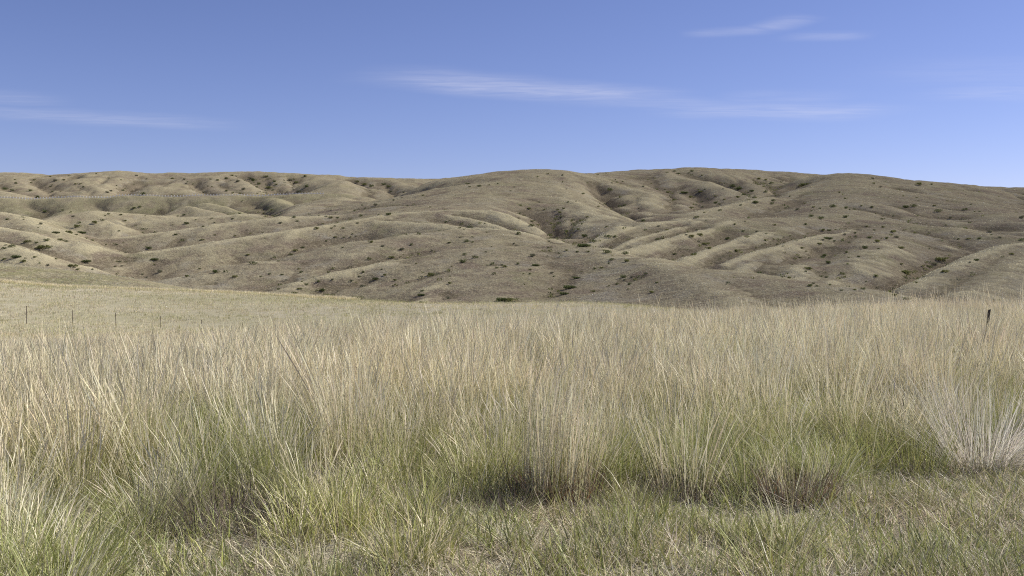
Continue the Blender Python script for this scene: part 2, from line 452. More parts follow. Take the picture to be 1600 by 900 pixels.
# gullies cut by running water: each a line on the land, its depth and half width in metres
GULLIES = [
    ([(946, 288), (955, 300), (972, 311), (988, 321), (1006, 332), (1022, 338)], 8, 20),
    ([(930, 281), (946, 292), (962, 304)], 4, 12),
    ([(822, 322), (835, 333), (850, 346), (870, 356), (893, 366), (906, 379)], 5, 13),
    ([(872, 331), (868, 340), (856, 349)], 3, 9), ([(905, 338), (890, 350), (882, 358)], 3, 9),
    ([(1484, 401), (1452, 411), (1420, 425), (1390, 440), (1362, 450)], 4, 12),
    ([(1142, 290), (1166, 297), (1196, 305)], 6, 16), ([(1182, 279), (1202, 288), (1216, 297)], 6, 16),
    ([(1046, 292), (1052, 306), (1040, 322)], 4, 12), ([(1088, 300), (1092, 312), (1085, 324)], 4, 12), ([(1000, 296), (994, 308), (985, 318)], 4, 11),
    ([(1250, 284), (1235, 290), (1218, 298)], 5, 14),
    ([(384, 273), (405, 287), (420, 299)], 10, 24), ([(412, 273), (430, 287), (446, 299)], 10, 22), ([(455, 276), (464, 289), (472, 298)], 9, 22),
    ([(552, 281), (578, 291), (600, 297)], 8, 22), ([(598, 283), (612, 291), (628, 298)], 8, 20), ([(190, 301), (203, 292), (225, 284)], 8, 20),
    ([(60, 284), (80, 296), (100, 305)], 8, 20), ([(120, 288), (140, 297), (160, 304)], 7, 18), ([(300, 282), (318, 292), (340, 300)], 8, 20),
    ([(255, 318), (258, 326), (250, 333)], 6, 18), ([(395, 312), (410, 322), (425, 330)], 5, 16), ([(150, 314), (160, 322), (150, 328)], 5, 16), ([(50, 316), (70, 324), (60, 332)], 5, 16),
    ([(1440, 346), (1475, 351), (1515, 355), (1560, 356)], 3, 9),
    ([(1340, 322), (1375, 332), (1420, 340)], 3, 12), ([(1400, 320), (1440, 333), (1480, 340)], 3, 12), ([(1420, 296), (1450, 304), (1500, 309)], 4, 14),
    ([(1150, 421), (1182, 412), (1230, 401), (1275, 386)], 4, 10), ([(1004, 395), (1042, 383), (1092, 368), (1130, 357)], 3.5, 9),
    ([(940, 386), (980, 374), (1032, 362), (1080, 352)], 3, 8), ([(918, 378), (950, 363), (1000, 352)], 3, 8), ([(1075, 408), (1120, 395), (1170, 382)], 3, 9),
    ([(882, 418), (886, 436), (880, 456)], 1.6, 14), ([(940, 446), (965, 438), (990, 432)], 1.2, 7),
    ([(440, 400), (468, 391), (505, 380), (565, 370)], 3, 10), ([(560, 436), (520, 445), (495, 455)], 2, 8),
    ([(415, 452), (450, 444), (478, 438)], 1.8, 7), ([(640, 466), (660, 458), (680, 452)], 1.6, 7), ([(545, 418), (600, 404), (640, 398)], 2, 8),
    ([(680, 343), (720, 350), (760, 360)], 1.6, 6), ([(720, 336), (760, 345), (800, 356)], 1.6, 6), ([(790, 352), (830, 362), (870, 378)], 2.2, 7),
    ([(210, 392), (240, 386), (275, 380)], 2, 9), ([(120, 412), (145, 408), (175, 400)], 2, 9),
    ([(620, 312), (660, 306), (700, 296)], 2.2, 10), ([(560, 326), (600, 320), (650, 318)], 2, 9),
]
_lines = []
for _pts, _dep, _hw in GULLIES:
    _lines.append(([on_ground(a_, b_, 150.0) for a_, b_ in _pts], _dep, _hw))
for _pts, _dep, _hw in _lines:
    _m = np.nonzero((gx > min(p.x for p in _pts) - 3 * _hw) & (gx < max(p.x for p in _pts) + 3 * _hw) & (gy > min(p.y for p in _pts) - 3 * _hw) & (gy < max(p.y for p in _pts) + 3 * _hw))[0]
    X_, Y_ = gx[_m] + perlin(gx[_m] / 25, gy[_m] / 25) * _hw * .4, gy[_m] + perlin(gx[_m] / 25 + 50, gy[_m] / 25) * _hw * .4
    _d = np.full(len(_m), 1e6)
    for a_, b_ in zip(_pts[:-1], _pts[1:]):
        ex, ey = b_.x - a_.x, b_.y - a_.y
        t_ = np.clip(((X_ - a_.x) * ex + (Y_ - a_.y) * ey) / (ex * ex + ey * ey + 1e-6), 0, 1)
        _d = np.minimum(_d, np.hypot(X_ - a_.x - t_ * ex, Y_ - a_.y - t_ * ey))
    q_ = np.clip(1 - _d / (_hw * 1.6), 0, 1)
    gz[_m] -= (_dep * (1.15 if _dep in (8, 5) or _hw == 12 and _dep == 4 else .68) * (.35 * q_ + .65 * q_ * q_)).astype(np.float32)


# curvature of the land: pale grass and painted rim light on the convex crests, brush in the concave draws
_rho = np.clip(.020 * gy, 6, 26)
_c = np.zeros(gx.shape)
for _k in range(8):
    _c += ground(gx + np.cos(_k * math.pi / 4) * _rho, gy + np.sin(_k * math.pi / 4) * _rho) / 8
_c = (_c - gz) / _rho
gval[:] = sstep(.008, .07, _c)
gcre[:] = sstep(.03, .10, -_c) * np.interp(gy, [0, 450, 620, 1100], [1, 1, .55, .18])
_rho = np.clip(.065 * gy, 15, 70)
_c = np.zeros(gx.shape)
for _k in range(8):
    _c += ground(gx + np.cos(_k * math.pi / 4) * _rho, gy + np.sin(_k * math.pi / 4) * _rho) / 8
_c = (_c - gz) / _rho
ghol = np.clip(_c / .09, -1, 1).astype(np.float32)      # wide hollows: browner soil with shading painted in, rises lightened


# ------------------------------------------------------------------ materials
def material(name):
    m = bpy.data.materials.new(name)
    m.use_nodes = True
    return m, NT(m.node_tree)


def finish(nt, shader):
    o = nt.n('ShaderNodeOutputMaterial')
    nt.t.links.new(shader, o.inputs[0])


def hill_material(name='dry_hillside', green=.5):
    m, t = material(name)
    pos = t.n('ShaderNodeNewGeometry').outputs['Position']
    val = t.n('ShaderNodeAttribute', attribute_name='valley').outputs['Fac']
    cre = t.n('ShaderNodeAttribute', attribute_name='crest').outputs['Fac']
    big = t.noise(pos, 0.012, 4.0, 0.6, 0.4)
    mid = t.noise(pos, 0.055, 4.0, 0.6, 0.6)
    sml = t.noise(pos, 0.42, 4.0, 0.7)
    fine = t.noise(pos, 1.5, 3.0, 0.75)
    c = t.mix(t.smooth(big, .38, .62), (.278, .242, .146), (.236, .203, .132))
    c = t.mix(t.math('MULTIPLY', t.smooth(mid, .49, .64), .85), c, (.178, .138, .102))       # bare reddish soil
    c = t.mix(t.math('MULTIPLY', t.smooth(mid, .47, .32), .65), c, (.275, .252, .205))      # grey clay
    gr = t.noise(pos, 0.03, 3.0, 0.6, 1.0)
    c = t.mix(t.math('MULTIPLY', t.smooth(gr, .55 - (green - .5) * .6, .68 - (green - .5) * .5), green), c, (.175, .170, .080))        # greener swales
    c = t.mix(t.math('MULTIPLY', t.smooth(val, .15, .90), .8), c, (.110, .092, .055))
    pat = t.noise(pos, 0.16, 5.0, 0.7, 0.8)
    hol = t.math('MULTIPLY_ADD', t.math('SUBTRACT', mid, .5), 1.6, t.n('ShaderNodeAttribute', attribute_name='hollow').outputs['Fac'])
    c = t.mix(t.math('MULTIPLY', t.smooth(hol, -.05, .85), .42), c, (.185, .150, .100))  # brown soil of the hollows, tinted darker to include their shade
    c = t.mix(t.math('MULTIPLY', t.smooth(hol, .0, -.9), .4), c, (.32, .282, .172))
    c = t.mix(t.math('MULTIPLY', t.smooth(pat, .52, .64), .6), c, (.17, .135, .095))        # thin stony patches
    c = t.mix(t.math('MULTIPLY', t.smooth(pat, .46, .34), .5), c, (.37, .325, .205))
    c = t.mix(t.math('MULTIPLY', t.smooth(sml, .50, .66), .6), c, (.145, .112, .08))
    c = t.mix(t.math('MULTIPLY', t.smooth(fine, .50, .66), .55), c, (.42, .355, .245))      # pale tufts
    c = t.mix(t.math('MULTIPLY', t.smooth(fine, .48, .32), .5), c, (.13, .10, .072))
    c = t.mix(t.math('MULTIPLY', cre, .66), c, (.45, .395, .245))                            # pale grass along the crests, with their lit rim painted in
    b = t.n('ShaderNodeBump', {'Strength': 0.9, 'Distance': 0.6, 'Height': t.math('ADD', sml, t.math('MULTIPLY', fine, .5))})
    p = t.n('ShaderNodeBsdfDiffuse', {'Color': c, 'Roughness': 0.8, 'Normal': b.outputs[0]})
    finish(t, p.outputs[0])
    return m


def field_material():
    m, t = material('prairie_soil')
    pos = t.n('ShaderNodeNewGeometry').outputs['Position']
    mid = t.noise(t.n('ShaderNodeMapping', {'Vector': pos, 'Scale': (.5, 1.3, 1)}).outputs[0], 0.09, 4.0, 0.6, 0.8)
    sml = t.noise(pos, 1.1, 4.0, 0.7)
    fine = t.noise(pos, 14.0, 4.0, 0.75)
    c = t.mix(t.smooth(mid, .38, .62), (.40, .36, .255), (.33, .305, .195))
    c = t.mix(t.math('MULTIPLY', t.smooth(sml, .45, .7), .3), c, (.25, .215, .145))
    c = t.mix(t.math('MULTIPLY', t.smooth(fine, .5, .7), .6), c, (.42, .35, .23))
    c = t.mix(t.math('MULTIPLY', t.smooth(fine, .48, .3), .6), c, (.12, .095, .065))
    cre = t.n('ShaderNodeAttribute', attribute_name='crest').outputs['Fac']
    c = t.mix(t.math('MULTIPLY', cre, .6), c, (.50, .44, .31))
    b = t.n('ShaderNodeBump', {'Strength': 0.8, 'Distance': 0.05, 'Height': t.math('ADD', sml, fine)})
    p = t.n('ShaderNodeBsdfDiffuse', {'Color': c, 'Roughness': 0.8, 'Normal': b.outputs[0]})
    finish(t, p.outputs[0])
    return m


def blade_material(name, trans=.26, rough=.5, spec=.25):
    m, t = material(name)
    c = t.n('ShaderNodeAttribute', attribute_name='col').outputs['Color']
    k = t.n('ShaderNodeAttribute', attribute_name='tint', attribute_type='INSTANCER').outputs['Color']
    c = t.mix(1.0, c, k, 'MULTIPLY')
    p = t.n('ShaderNodeBsdfPrincipled', {'Base Color': c, 'Roughness': rough, 'Specular IOR Level': spec})
    tr = t.n('ShaderNodeBsdfTranslucent', {'Color': c})
    mx = t.n('ShaderNodeMixShader', {0: trans, 1: p.outputs[0], 2: tr.outputs[0]})
    finish(t, mx.outputs[0])
    return m


def plain_blade_material(name, trans=.35):
    m, t = material(name)
    c = t.n('ShaderNodeAttribute', attribute_name='col').outputs['Color']
    p = t.n('ShaderNodeBsdfPrincipled', {'Base Color': c, 'Roughness': .85, 'Specular IOR Level': .0})
    tr = t.n('ShaderNodeBsdfTranslucent', {'Color': c})
    mx = t.n('ShaderNodeMixShader', {0: trans, 1: p.outputs[0], 2: tr.outputs[0]})
    finish(t, mx.outputs[0])
    return m


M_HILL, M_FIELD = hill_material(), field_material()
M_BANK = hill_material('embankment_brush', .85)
M_GRASS = blade_material('grass_blades')
M_TUSS = plain_blade_material('tussock_blades')

# ------------------------------------------------------------------ terrain meshes
idx = np.arange(NR * NT_).reshape(NR, NT_)
quads = np.stack([idx[:-1, :-1], idx[:-1, 1:], idx[1:, 1:], idx[1:, :-1]], -1).reshape(-1, 4)
verts = np.stack([gx, gy, gz], -1)
V3 = verts.reshape(NR, NT_, 3)
du = np.gradient(V3, axis=1)
dv = np.gradient(V3, axis=0)
nrm = np.cross(du, dv).reshape(-1, 3)
nrm /= np.linalg.norm(nrm, axis=1, keepdims=True) + 1e-9
nrm[nrm[:, 2] < 0] *= -1
gown[(gown == len(OWNERS) - 1) & (gy > 140 + gx * .05)] = OWNERS.index('near_hump')
qown = gown[quads].max(axis=1)
for oi, oname in enumerate(OWNERS):
    q = quads[qown == oi]
    if len(q) == 0:
        continue
    used, inv = np.unique(q, return_inverse=True)
    inv = inv.reshape(-1, 4)
    me = bpy.data.meshes.new(oname)
    me.vertices.add(len(used))
    me.vertices.foreach_set('co', verts[used].ravel())
    me.loops.add(len(inv) * 4)
    me.loops.foreach_set('vertex_index', inv.ravel().astype(np.int32))
    me.polygons.add(len(inv))
    me.polygons.foreach_set('loop_start', np.arange(0, len(inv) * 4, 4, dtype=np.int32))
    me.polygons.foreach_set('use_smooth', np.ones(len(inv), bool))
    me.update(calc_edges=True)
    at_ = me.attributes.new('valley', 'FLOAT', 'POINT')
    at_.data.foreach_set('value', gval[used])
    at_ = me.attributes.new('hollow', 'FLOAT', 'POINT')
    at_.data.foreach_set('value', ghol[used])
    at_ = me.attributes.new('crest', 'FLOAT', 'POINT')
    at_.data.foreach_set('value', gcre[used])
    me.normals_split_custom_set_from_vertices(nrm[used])
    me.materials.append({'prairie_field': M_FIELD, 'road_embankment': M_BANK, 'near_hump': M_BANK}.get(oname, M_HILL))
    ob = bpy.data.objects.new(oname, me)
    ob['kind'] = 'structure'
    col.objects.link(ob)

# wide plain under everything, out to the horizon
me = bpy.data.meshes.new('plain')
N_ = 96
vv = [(0, 0, -95.0)]
for r_ in (3000.0, 40000.0):
    for i in range(N_):
        a = 2 * math.pi * i / N_
        vv.append((r_ * math.cos(a), r_ * math.sin(a), -95.0))
ff = [(0, 1 + i, 1 + (i + 1) % N_) for i in range(N_)] + [(1 + i, 1 + N_ + i, 1 + N_ + (i + 1) % N_, 1 + (i + 1) % N_) for i in range(N_)]
me.from_pydata(vv, [], ff)
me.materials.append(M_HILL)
ob = bpy.data.objects.new('plain', me)
ob['kind'] = 'structure'
col.objects.link(ob)


# ------------------------------------------------------------------ grass blades
class Blades:
    def __init__(self):
        self.v, self.f, self.c, self.nv = [], [], [], 0

    def blade(self, root, az, h, lean, curl, width, c0, c1, seg=4, head=0.0, headw=2.4, twist=None, chead=None):
        """a tapered ribbon: leans by `lean` at the root and bends by `curl` more towards its tip"""
        tw = random.uniform(0, math.pi) if twist is None else twist
        p = Vector(root)
        ang = lean
        ca, sa = math.cos(az), math.sin(az)
        wx, wy = math.cos(tw) * .5, math.sin(tw) * .5
        step = h / seg
        start = self.nv
        for i in range(seg + 1):
            t = i / seg
            if head and t > 1 - head:
                ww = width * headw * (1.0 if i < seg else .15)
            elif head:
                ww = width
            else:
                ww = width * (1 - t ** 1.6) + .0002 if i < seg else width * .05
            self.v.append((p.x - wx * ww, p.y - wy * ww, p.z))
            self.v.append((p.x + wx * ww, p.y + wy * ww, p.z))
            cc = tuple(c0[k] * (1 - t) + c1[k] * t for k in range(3)) if not (chead and t > 1 - head) else chead
            self.c += [cc, cc]
            self.nv += 2
            if i < seg:
                self.f.append((start + 2 * i, start + 2 * i + 1, start + 2 * i + 3, start + 2 * i + 2))
            s, c = math.sin(ang), math.cos(ang)
            p = p + Vector((s * ca, s * sa, c)) * step
            ang += curl / seg

    def mesh(self, name, mat):
        me = bpy.data.meshes.new(name)
        me.from_pydata(self.v, [], self.f)
        a = me.attributes.new('col', 'FLOAT_COLOR', 'POINT')
        a.data.foreach_set('color', np.array([c + (1.0,) for c in self.c], np.float32).ravel())
        me.materials.append(mat)
        return me


def jit(c, a=.12):
    k = 1 + random.uniform(-a, a)
    return tuple(max(0, x * k * (1 + random.uniform(-.05, .05))) for x in c)


STRAW = [(.62, .552, .362), (.69, .618, .428), (.56, .492, .318), (.67, .612, .458)]
GREY = [(.44, .39, .30), (.36, .31, .235), (.50, .45, .355)]
GREEN = [(.285, .305, .090), (.335, .35, .115), (.24, .26, .085), (.39, .385, .155)]
BLUEG = [(.245, .265, .125), (.285, .30, .145), (.335, .335, .165)]
YELG = [(.49, .455, .235), (.43, .41, .20)]
BROWN = [(.20, .145, .10), (.15, .11, .08), (.25, .185, .125)]


def disc(r):
    a, q = random.uniform(0, 6.283), r * math.sqrt(random.random())
    return q * math.cos(a), q * math.sin(a), a


def tall_tuft(rad=.16, stems=70, leaves=45, dry=30, hmin=.6, hmax=1.0, wide=1.0, bend=.0, brown=0):
    B = Blades()
    for _ in range(stems):
        x, y, a = disc(rad)
        h = random.uniform(hmin, hmax)
        az = a + random.uniform(-.7, .7) if random.random() < .75 else random.uniform(0, 6.28)
        s = jit(random.choice(STRAW))
        B.blade((x, y, -.03), az, h, random.uniform(.0, .26), random.uniform(-.05, .5), .0027 * wide * random.uniform(.75, 1.3),
                jit(random.choice(YELG if random.random() < .5 else STRAW)), s, seg=5, head=.22, headw=random.uniform(1.4, 2.4), chead=jit(random.choice(STRAW)))
    for _ in range(leaves):
        x, y, a = disc(rad * 1.15)
        h = random.uniform(.30, .68)
        B.blade((x, y, -.02), a + random.uniform(-.9, .9), h, random.uniform(.05, .4), random.uniform(.1, .9), .0060 * wide * random.uniform(.7, 1.3),
                jit(random.choice(GREEN)), jit(random.choice(GREEN if random.random() < .5 else YELG)))
    for _ in range(dry):
        x, y, a = disc(rad * 1.2)
        h = random.uniform(.3, .75)
        g = jit(random.choice(GREY + STRAW))
        B.blade((x, y, -.02), a + random.uniform(-1.2, 1.2), h, random.uniform(.1, .6), random.uniform(.1, 1.3), .0044 * wide * random.uniform(.7, 1.3), g, jit(g))
    for _ in range(brown):
        x, y, a = disc(rad)
        g = jit(random.choice(BROWN))
        B.blade((x, y, -.02), a + random.uniform(-1, 1), random.uniform(.12, .35), random.uniform(.1, .7), random.uniform(0, .8), .004, g, g, seg=3)
    return B


def mid_tuft(rad=.16, n=80, hmin=.22, hmax=.5, pal=GREEN, drypart=.35):
    B = Blades()
    for _ in range(n):
        x, y, a = disc(rad)
        d = random.random() < drypart
        g0 = jit(random.choice(GREY + STRAW)) if d else jit(random.choice(pal))
        g1 = jit(random.choice(STRAW)) if d else jit(random.choice(pal + YELG))
        B.blade((x, y, -.02), a + random.uniform(-1, 1), random.uniform(hmin, hmax), random.uniform(.05, .55), random.uniform(0, 1.0),
                .0066 * random.uniform(.7, 1.3), g0, g1)
    return B


def short_tuft(rad=.20, n=84, drypart=.4):
    B = Blades()
    for _ in range(n):
        x, y, a = disc(rad)
        if random.random() < drypart:
            g = jit(random.choice(GREY + STRAW))
            B.blade((x, y, -.01), random.uniform(0, 6.28), random.uniform(.08, .22), random.uniform(.5, 1.35), random.uniform(-.2, .8), .0055 * random.uniform(.6, 1.2), g, jit(g), seg=3)
        else:
            B.blade((x, y, -.01), a + random.uniform(-2, 2), random.uniform(.06, .20), random.uniform(.1, .8), random.uniform(0, 1.1), .0088 * random.uniform(.7, 1.3),
                    jit(random.choice(BLUEG + GREEN)), jit(random.choice(BLUEG + GREEN)), seg=3)
    return B


def litter(rad=.24, n=70):
    B = Blades()
    for _ in range(n):
        x, y, a = disc(rad)
        g = jit(random.choice(GREY + STRAW + BROWN[:1]), .25)
        B.blade((x, y, random.uniform(0, .03)), random.uniform(0, 6.28), random.uniform(.06, .25), random.uniform(1.1, 1.6), random.uniform(-.4, .3), .004 * random.uniform(.6, 1.3), g, jit(g), seg=3)
    return B


def far_tuft(n=46, hmin=.45, hmax=.85, rad=.3, green=.2, w=.009, low=None):
    B = Blades()
    for _ in range(n):
        x, y, a = disc(rad)
        if random.random() < green:
            B.blade((x, y, -.02), a, random.uniform(.2, .45), random.uniform(.1, .4), random.uniform(0, .8), w * 1.2, jit(random.choice(GREEN)), jit(random.choice(YELG)), seg=2)
        else:
            B.blade((x, y, -.02), a + random.uniform(-1, 1), random.uniform(hmin, hmax), random.uniform(0, .25), random.uniform(0, .4), w, jit(random.choice(low or YELG + STRAW)), jit(random.choice(low or STRAW)), seg=3, head=.34, headw=1.3)
    return B


def hill_tuft(n=14, h=.42, rad=.42):
    B = Blades()
    for _ in range(n):
        x, y, a = disc(rad)
        B.blade((x, y, -.05), a, random.uniform(.5, 1) * h, random.uniform(.1, .7), random.uniform(0, .6), .055 * random.uniform(.7, 1.4), jit(random.choice(STRAW)), jit(random.choice(STRAW)), seg=2)
    return B


def proto_collection(name, blades):
    c = bpy.data.collections.new(name)
    for i, b in enumerate(blades):
        me = b.mesh('%s_%02d' % (name, i), M_GRASS)
        o = bpy.data.objects.new('%s_%02d' % (name, i), me)
        c.objects.link(o)
    return c


def scatter(name, label, category, protos, pts, index, rot, scl, tint):
    """one stuff object: a point mesh whose points carry grass tufts"""
    me = bpy.data.meshes.new(name)
    n = len(pts)
    me.vertices.add(n)
    me.vertices.foreach_set('co', np.asarray(pts, np.float32).ravel())
    a = me.attributes.new('pick', 'INT', 'POINT'); a.data.foreach_set('value', np.asarray(index, np.int32))
    a = me.attributes.new('turn', 'FLOAT_VECTOR', 'POINT'); a.data.foreach_set('vector', np.asarray(rot, np.float32).ravel())
    a = me.attributes.new('size', 'FLOAT_VECTOR', 'POINT'); a.data.foreach_set('vector', np.asarray(scl, np.float32).ravel())
    a = me.attributes.new('tint', 'FLOAT_COLOR', 'POINT'); a.data.foreach_set('color', np.concatenate([tint, np.ones((n, 1))], 1).astype(np.float32).ravel())
    ob = bpy.data.objects.new(name, me)
    col.objects.link(ob)
    ng = bpy.data.node_groups.new(name + '_nodes', 'GeometryNodeTree')
    ng.interface.new_socket('Geometry', in_out='INPUT', socket_type='NodeSocketGeometry')
    ng.interface.new_socket('Geometry', in_out='OUTPUT', socket_type='NodeSocketGeometry')
    gi, go = ng.nodes.new('NodeGroupInput'), ng.nodes.new('NodeGroupOutput')
    ci = ng.nodes.new('GeometryNodeCollectionInfo')
    ci.inputs['Collection'].default_value = protos
    ci.inputs['Separate Children'].default_value = True
    ci.inputs['Reset Children'].default_value = True
    ip = ng.nodes.new('GeometryNodeInstanceOnPoints')
    ip.inputs['Pick Instance'].default_value = True

    def attr(nm, ty):
        nd = ng.nodes.new('GeometryNodeInputNamedAttribute')
        nd.data_type = ty
        nd.inputs['Name'].default_value = nm
        return nd.outputs['Attribute']
    L = ng.links.new
    L(gi.outputs[0], ip.inputs['Points'])
    L(ci.outputs[0], ip.inputs['Instance'])
    L(attr('pick', 'INT'), ip.inputs['Instance Index'])
    e2r = ng.nodes.new('FunctionNodeEulerToRotation')
    L(attr('turn', 'FLOAT_VECTOR'), e2r.inputs[0])
    L(e2r.outputs[0], ip.inputs['Rotation'])
    L(attr('size', 'FLOAT_VECTOR'), ip.inputs['Scale'])
    L(ip.outputs[0], go.inputs[0])
    md = ob.modifiers.new('tufts', 'NODES')
    md.node_group = ng
    ob['kind'] = 'stuff'
    ob['label'] = label
    ob['category'] = category
    return ob


def wedge(n, y0, y1, half=.60, power=1.0):
    """random points inside the view wedge (with margin) between two distances"""
    y = (y0 ** (power + 1) + rng.random(n) * (y1 ** (power + 1) - y0 ** (power + 1))) ** (1 / (power + 1))
    x = (rng.random(n) * 2 - 1) * (y * half + 1.2)
    return x, y


def px_of(x, y):
    return 800 + F * x / y


def tints(x, y, base=(1, 1, 1), amp=.16, scale=3.0):
    a = perlin(x / scale, y / scale) * amp + perlin(x / (scale * .3) + 40, y / (scale * .3)) * amp * .6
    b = perlin(x / scale + 90, y / scale) * amp * .2
    return np.stack([base[0] * (1 + a + b), base[1] * (1 + a), base[2] * (1 + a - b)], 1)


TUSSOCK_PX = [(1528, 735), (868, 782), (792, 800), (362, 822), (545, 730), (1243, 785), (1070, 775), (1425, 738), (240, 770)]
TUSSOCK_R = [.62, .42, .36, .42, .36, .34, .32, .34, .25]


# edge of the tall grass: distance of its front line as a function of the photograph column
EDGE_PX = [-200, 0, 150, 280, 380, 470, 560, 640, 720, 800, 900, 980, 1060, 1150, 1240, 1330, 1420, 1520, 1600, 1800]
EDGE_Y = [4.2, 4.5, 4.9, 5.6, 6.3, 5.9, 6.5, 7.3, 7.6, 7.0, 6.9, 7.5, 7.3, 7.4, 7.1, 7.5, 7.9, 7.7, 7.7, 7.6]


def edge(x, y):
    return np.interp(px_of(x, y), EDGE_PX, EDGE_Y) + perlin(x * 1.6, y * 1.6) * .5


def merge(dst, src, x, y, rot, sc, hs, tint, dz=0.0, shx=0.0, shy=0.0):
    ca, sa = math.cos(rot) * sc, math.sin(rot) * sc
    n0 = dst.nv
    dst.v += [(x + vx * ca - vy * sa + shx * vz, y + vx * sa + vy * ca + shy * vz, vz * hs + dz) for vx, vy, vz in src.v]
    dst.c += [(c[0] * tint[0], c[1] * tint[1], c[2] * tint[2]) for c in src.c]
    dst.f += [tuple(i + n0 for i in f) for f in src.f]
    dst.nv += src.nv


def patch(tufts, n, size, hlo=.7, hhi=1.1, amp=.16, lean=(0, 0)):
    """a square sod of grass made of many tufts"""
    P = Blades()
    for i in range(n):
        k = 1 + random.uniform(-amp, amp)
        merge(P, random.choice(tufts), random.uniform(-.5, .5) * size, random.uniform(-.5, .5) * size, random.uniform(0, 6.28), 1.0,
              random.uniform(hlo, hhi), (k * random.uniform(.97, 1.05), k, k * random.uniform(.94, 1.04)),
              shx=random.gauss(*lean), shy=random.gauss(0, lean[1] * .7))
    return P


def sods(y0, y1, size, half=.60):
    """jittered grid of sod centres over the view wedge"""
    ys = np.arange(y0, y1, size)
    out = []
    for yy in ys:
        hw = yy * half + 1.5
        xs = np.arange(-hw, hw + size, size) + rng.uniform(-.5, .5) * size
        out += [(xx + rng.uniform(-.15, .15) * size, yy + rng.uniform(-.15, .15) * size) for xx in xs]
    a = np.array(out)
    return a[:, 0], a[:, 1]


def tilt(x, y, n, d, quarter=True):
    """euler angles that lay a sod on the slope and turn it by quarter turns plus jitter"""
    gxs = (ground(x + d, y) - ground(x - d, y)) / (2 * d)
    gys = (ground(x, y + d) - ground(x, y - d)) / (2 * d)
    e = np.zeros((n, 3))
    from mathutils import Matrix
    for i in range(n):
        nz = Vector((-gxs[i], -gys[i], 1)).normalized()
        q = Vector((0, 0, 1)).rotation_difference(nz)
        m = q.to_matrix() @ Matrix.Rotation((random.choice([0, 1, 2, 3]) * math.pi / 2 if quarter else 0) + random.uniform(-.3, .3), 3, 'Z')
        e[i] = m.to_euler()
    return e


# tall grass of the near meadow: single tufts in front, sods behind
tall = [tall_tuft(rad=random.uniform(.12, .20), stems=random.randint(34, 58), leaves=random.randint(50, 75), dry=random.randint(20, 34), brown=random.choice([0, 20])) for _ in range(8)]
mids = [mid_tuft(hmin=.22, hmax=random.uniform(.45, .68), drypart=random.uniform(.15, .4)) for _ in range(5)]
protos = proto_collection('meadow_tufts', tall + mids)
X, Y, I = [], [], []
x, y = wedge(1500, 4.0, 10.5)
e = edge(x, y)
dens = np.where(y < e, 0.03 * (y > e - .7), np.where(y < e + 2.6, np.interp(px_of(x, y), [0, 450, 650], [.85, .75, .46]), .80)) * np.clip(.62 + perlin(x / .9, y / .9) * 1.5, .05, 1)
k = rng.random(len(x)) < dens
X.append(x[k]); Y.append(y[k]); I.append(rng.integers(0, 8, k.sum()))
x, y = wedge(1700, 4.0, 11.5)
e = edge(x, y)
dens = np.where(y < e - .5, 0.07, np.where(y < e + 3.2, .95, .7))
k = rng.random(len(x)) < dens
X.append(x[k]); Y.append(y[k]); I.append(rng.integers(8, 13, k.sum()))
X, Y, I = np.concatenate(X), np.concatenate(Y), np.concatenate(I)
TPOS = [on_ground(a_, b_, 4.0, 40.0) for a_, b_ in TUSSOCK_PX]
keep = np.ones(len(X), bool)
for tp_, rad_ in zip(TPOS, TUSSOCK_R):
    keep &= np.hypot(X - tp_.x, (Y - tp_.y + .12)) > rad_
    keep &= ~((np.abs(X - tp_.x) < rad_ * .9) & (Y < tp_.y) & (Y > tp_.y - 1.5) & (rng.random(len(X)) < .95))
X, Y, I = X[keep], Y[keep], I[keep]
n = len(X)
hvar = .86 + perlin(X / 2.3 + 7, Y / 2.3) * .30 + rng.normal(0, .12, n)
front = sstep(0, 2.5, Y - edge(X, Y))
hvar *= np.where(I < 8, .76 + .22 * front, 1)
wind = np.stack([rng.normal(.02, .07, n), rng.normal(.07, .10, n) + perlin(X / 1.8, Y / 1.8 + 20) * .12, rng.random(n) * 6.28], 1)
sc3 = np.stack([rng.uniform(.9, 1.15, n), np.ones(n), hvar], 1)
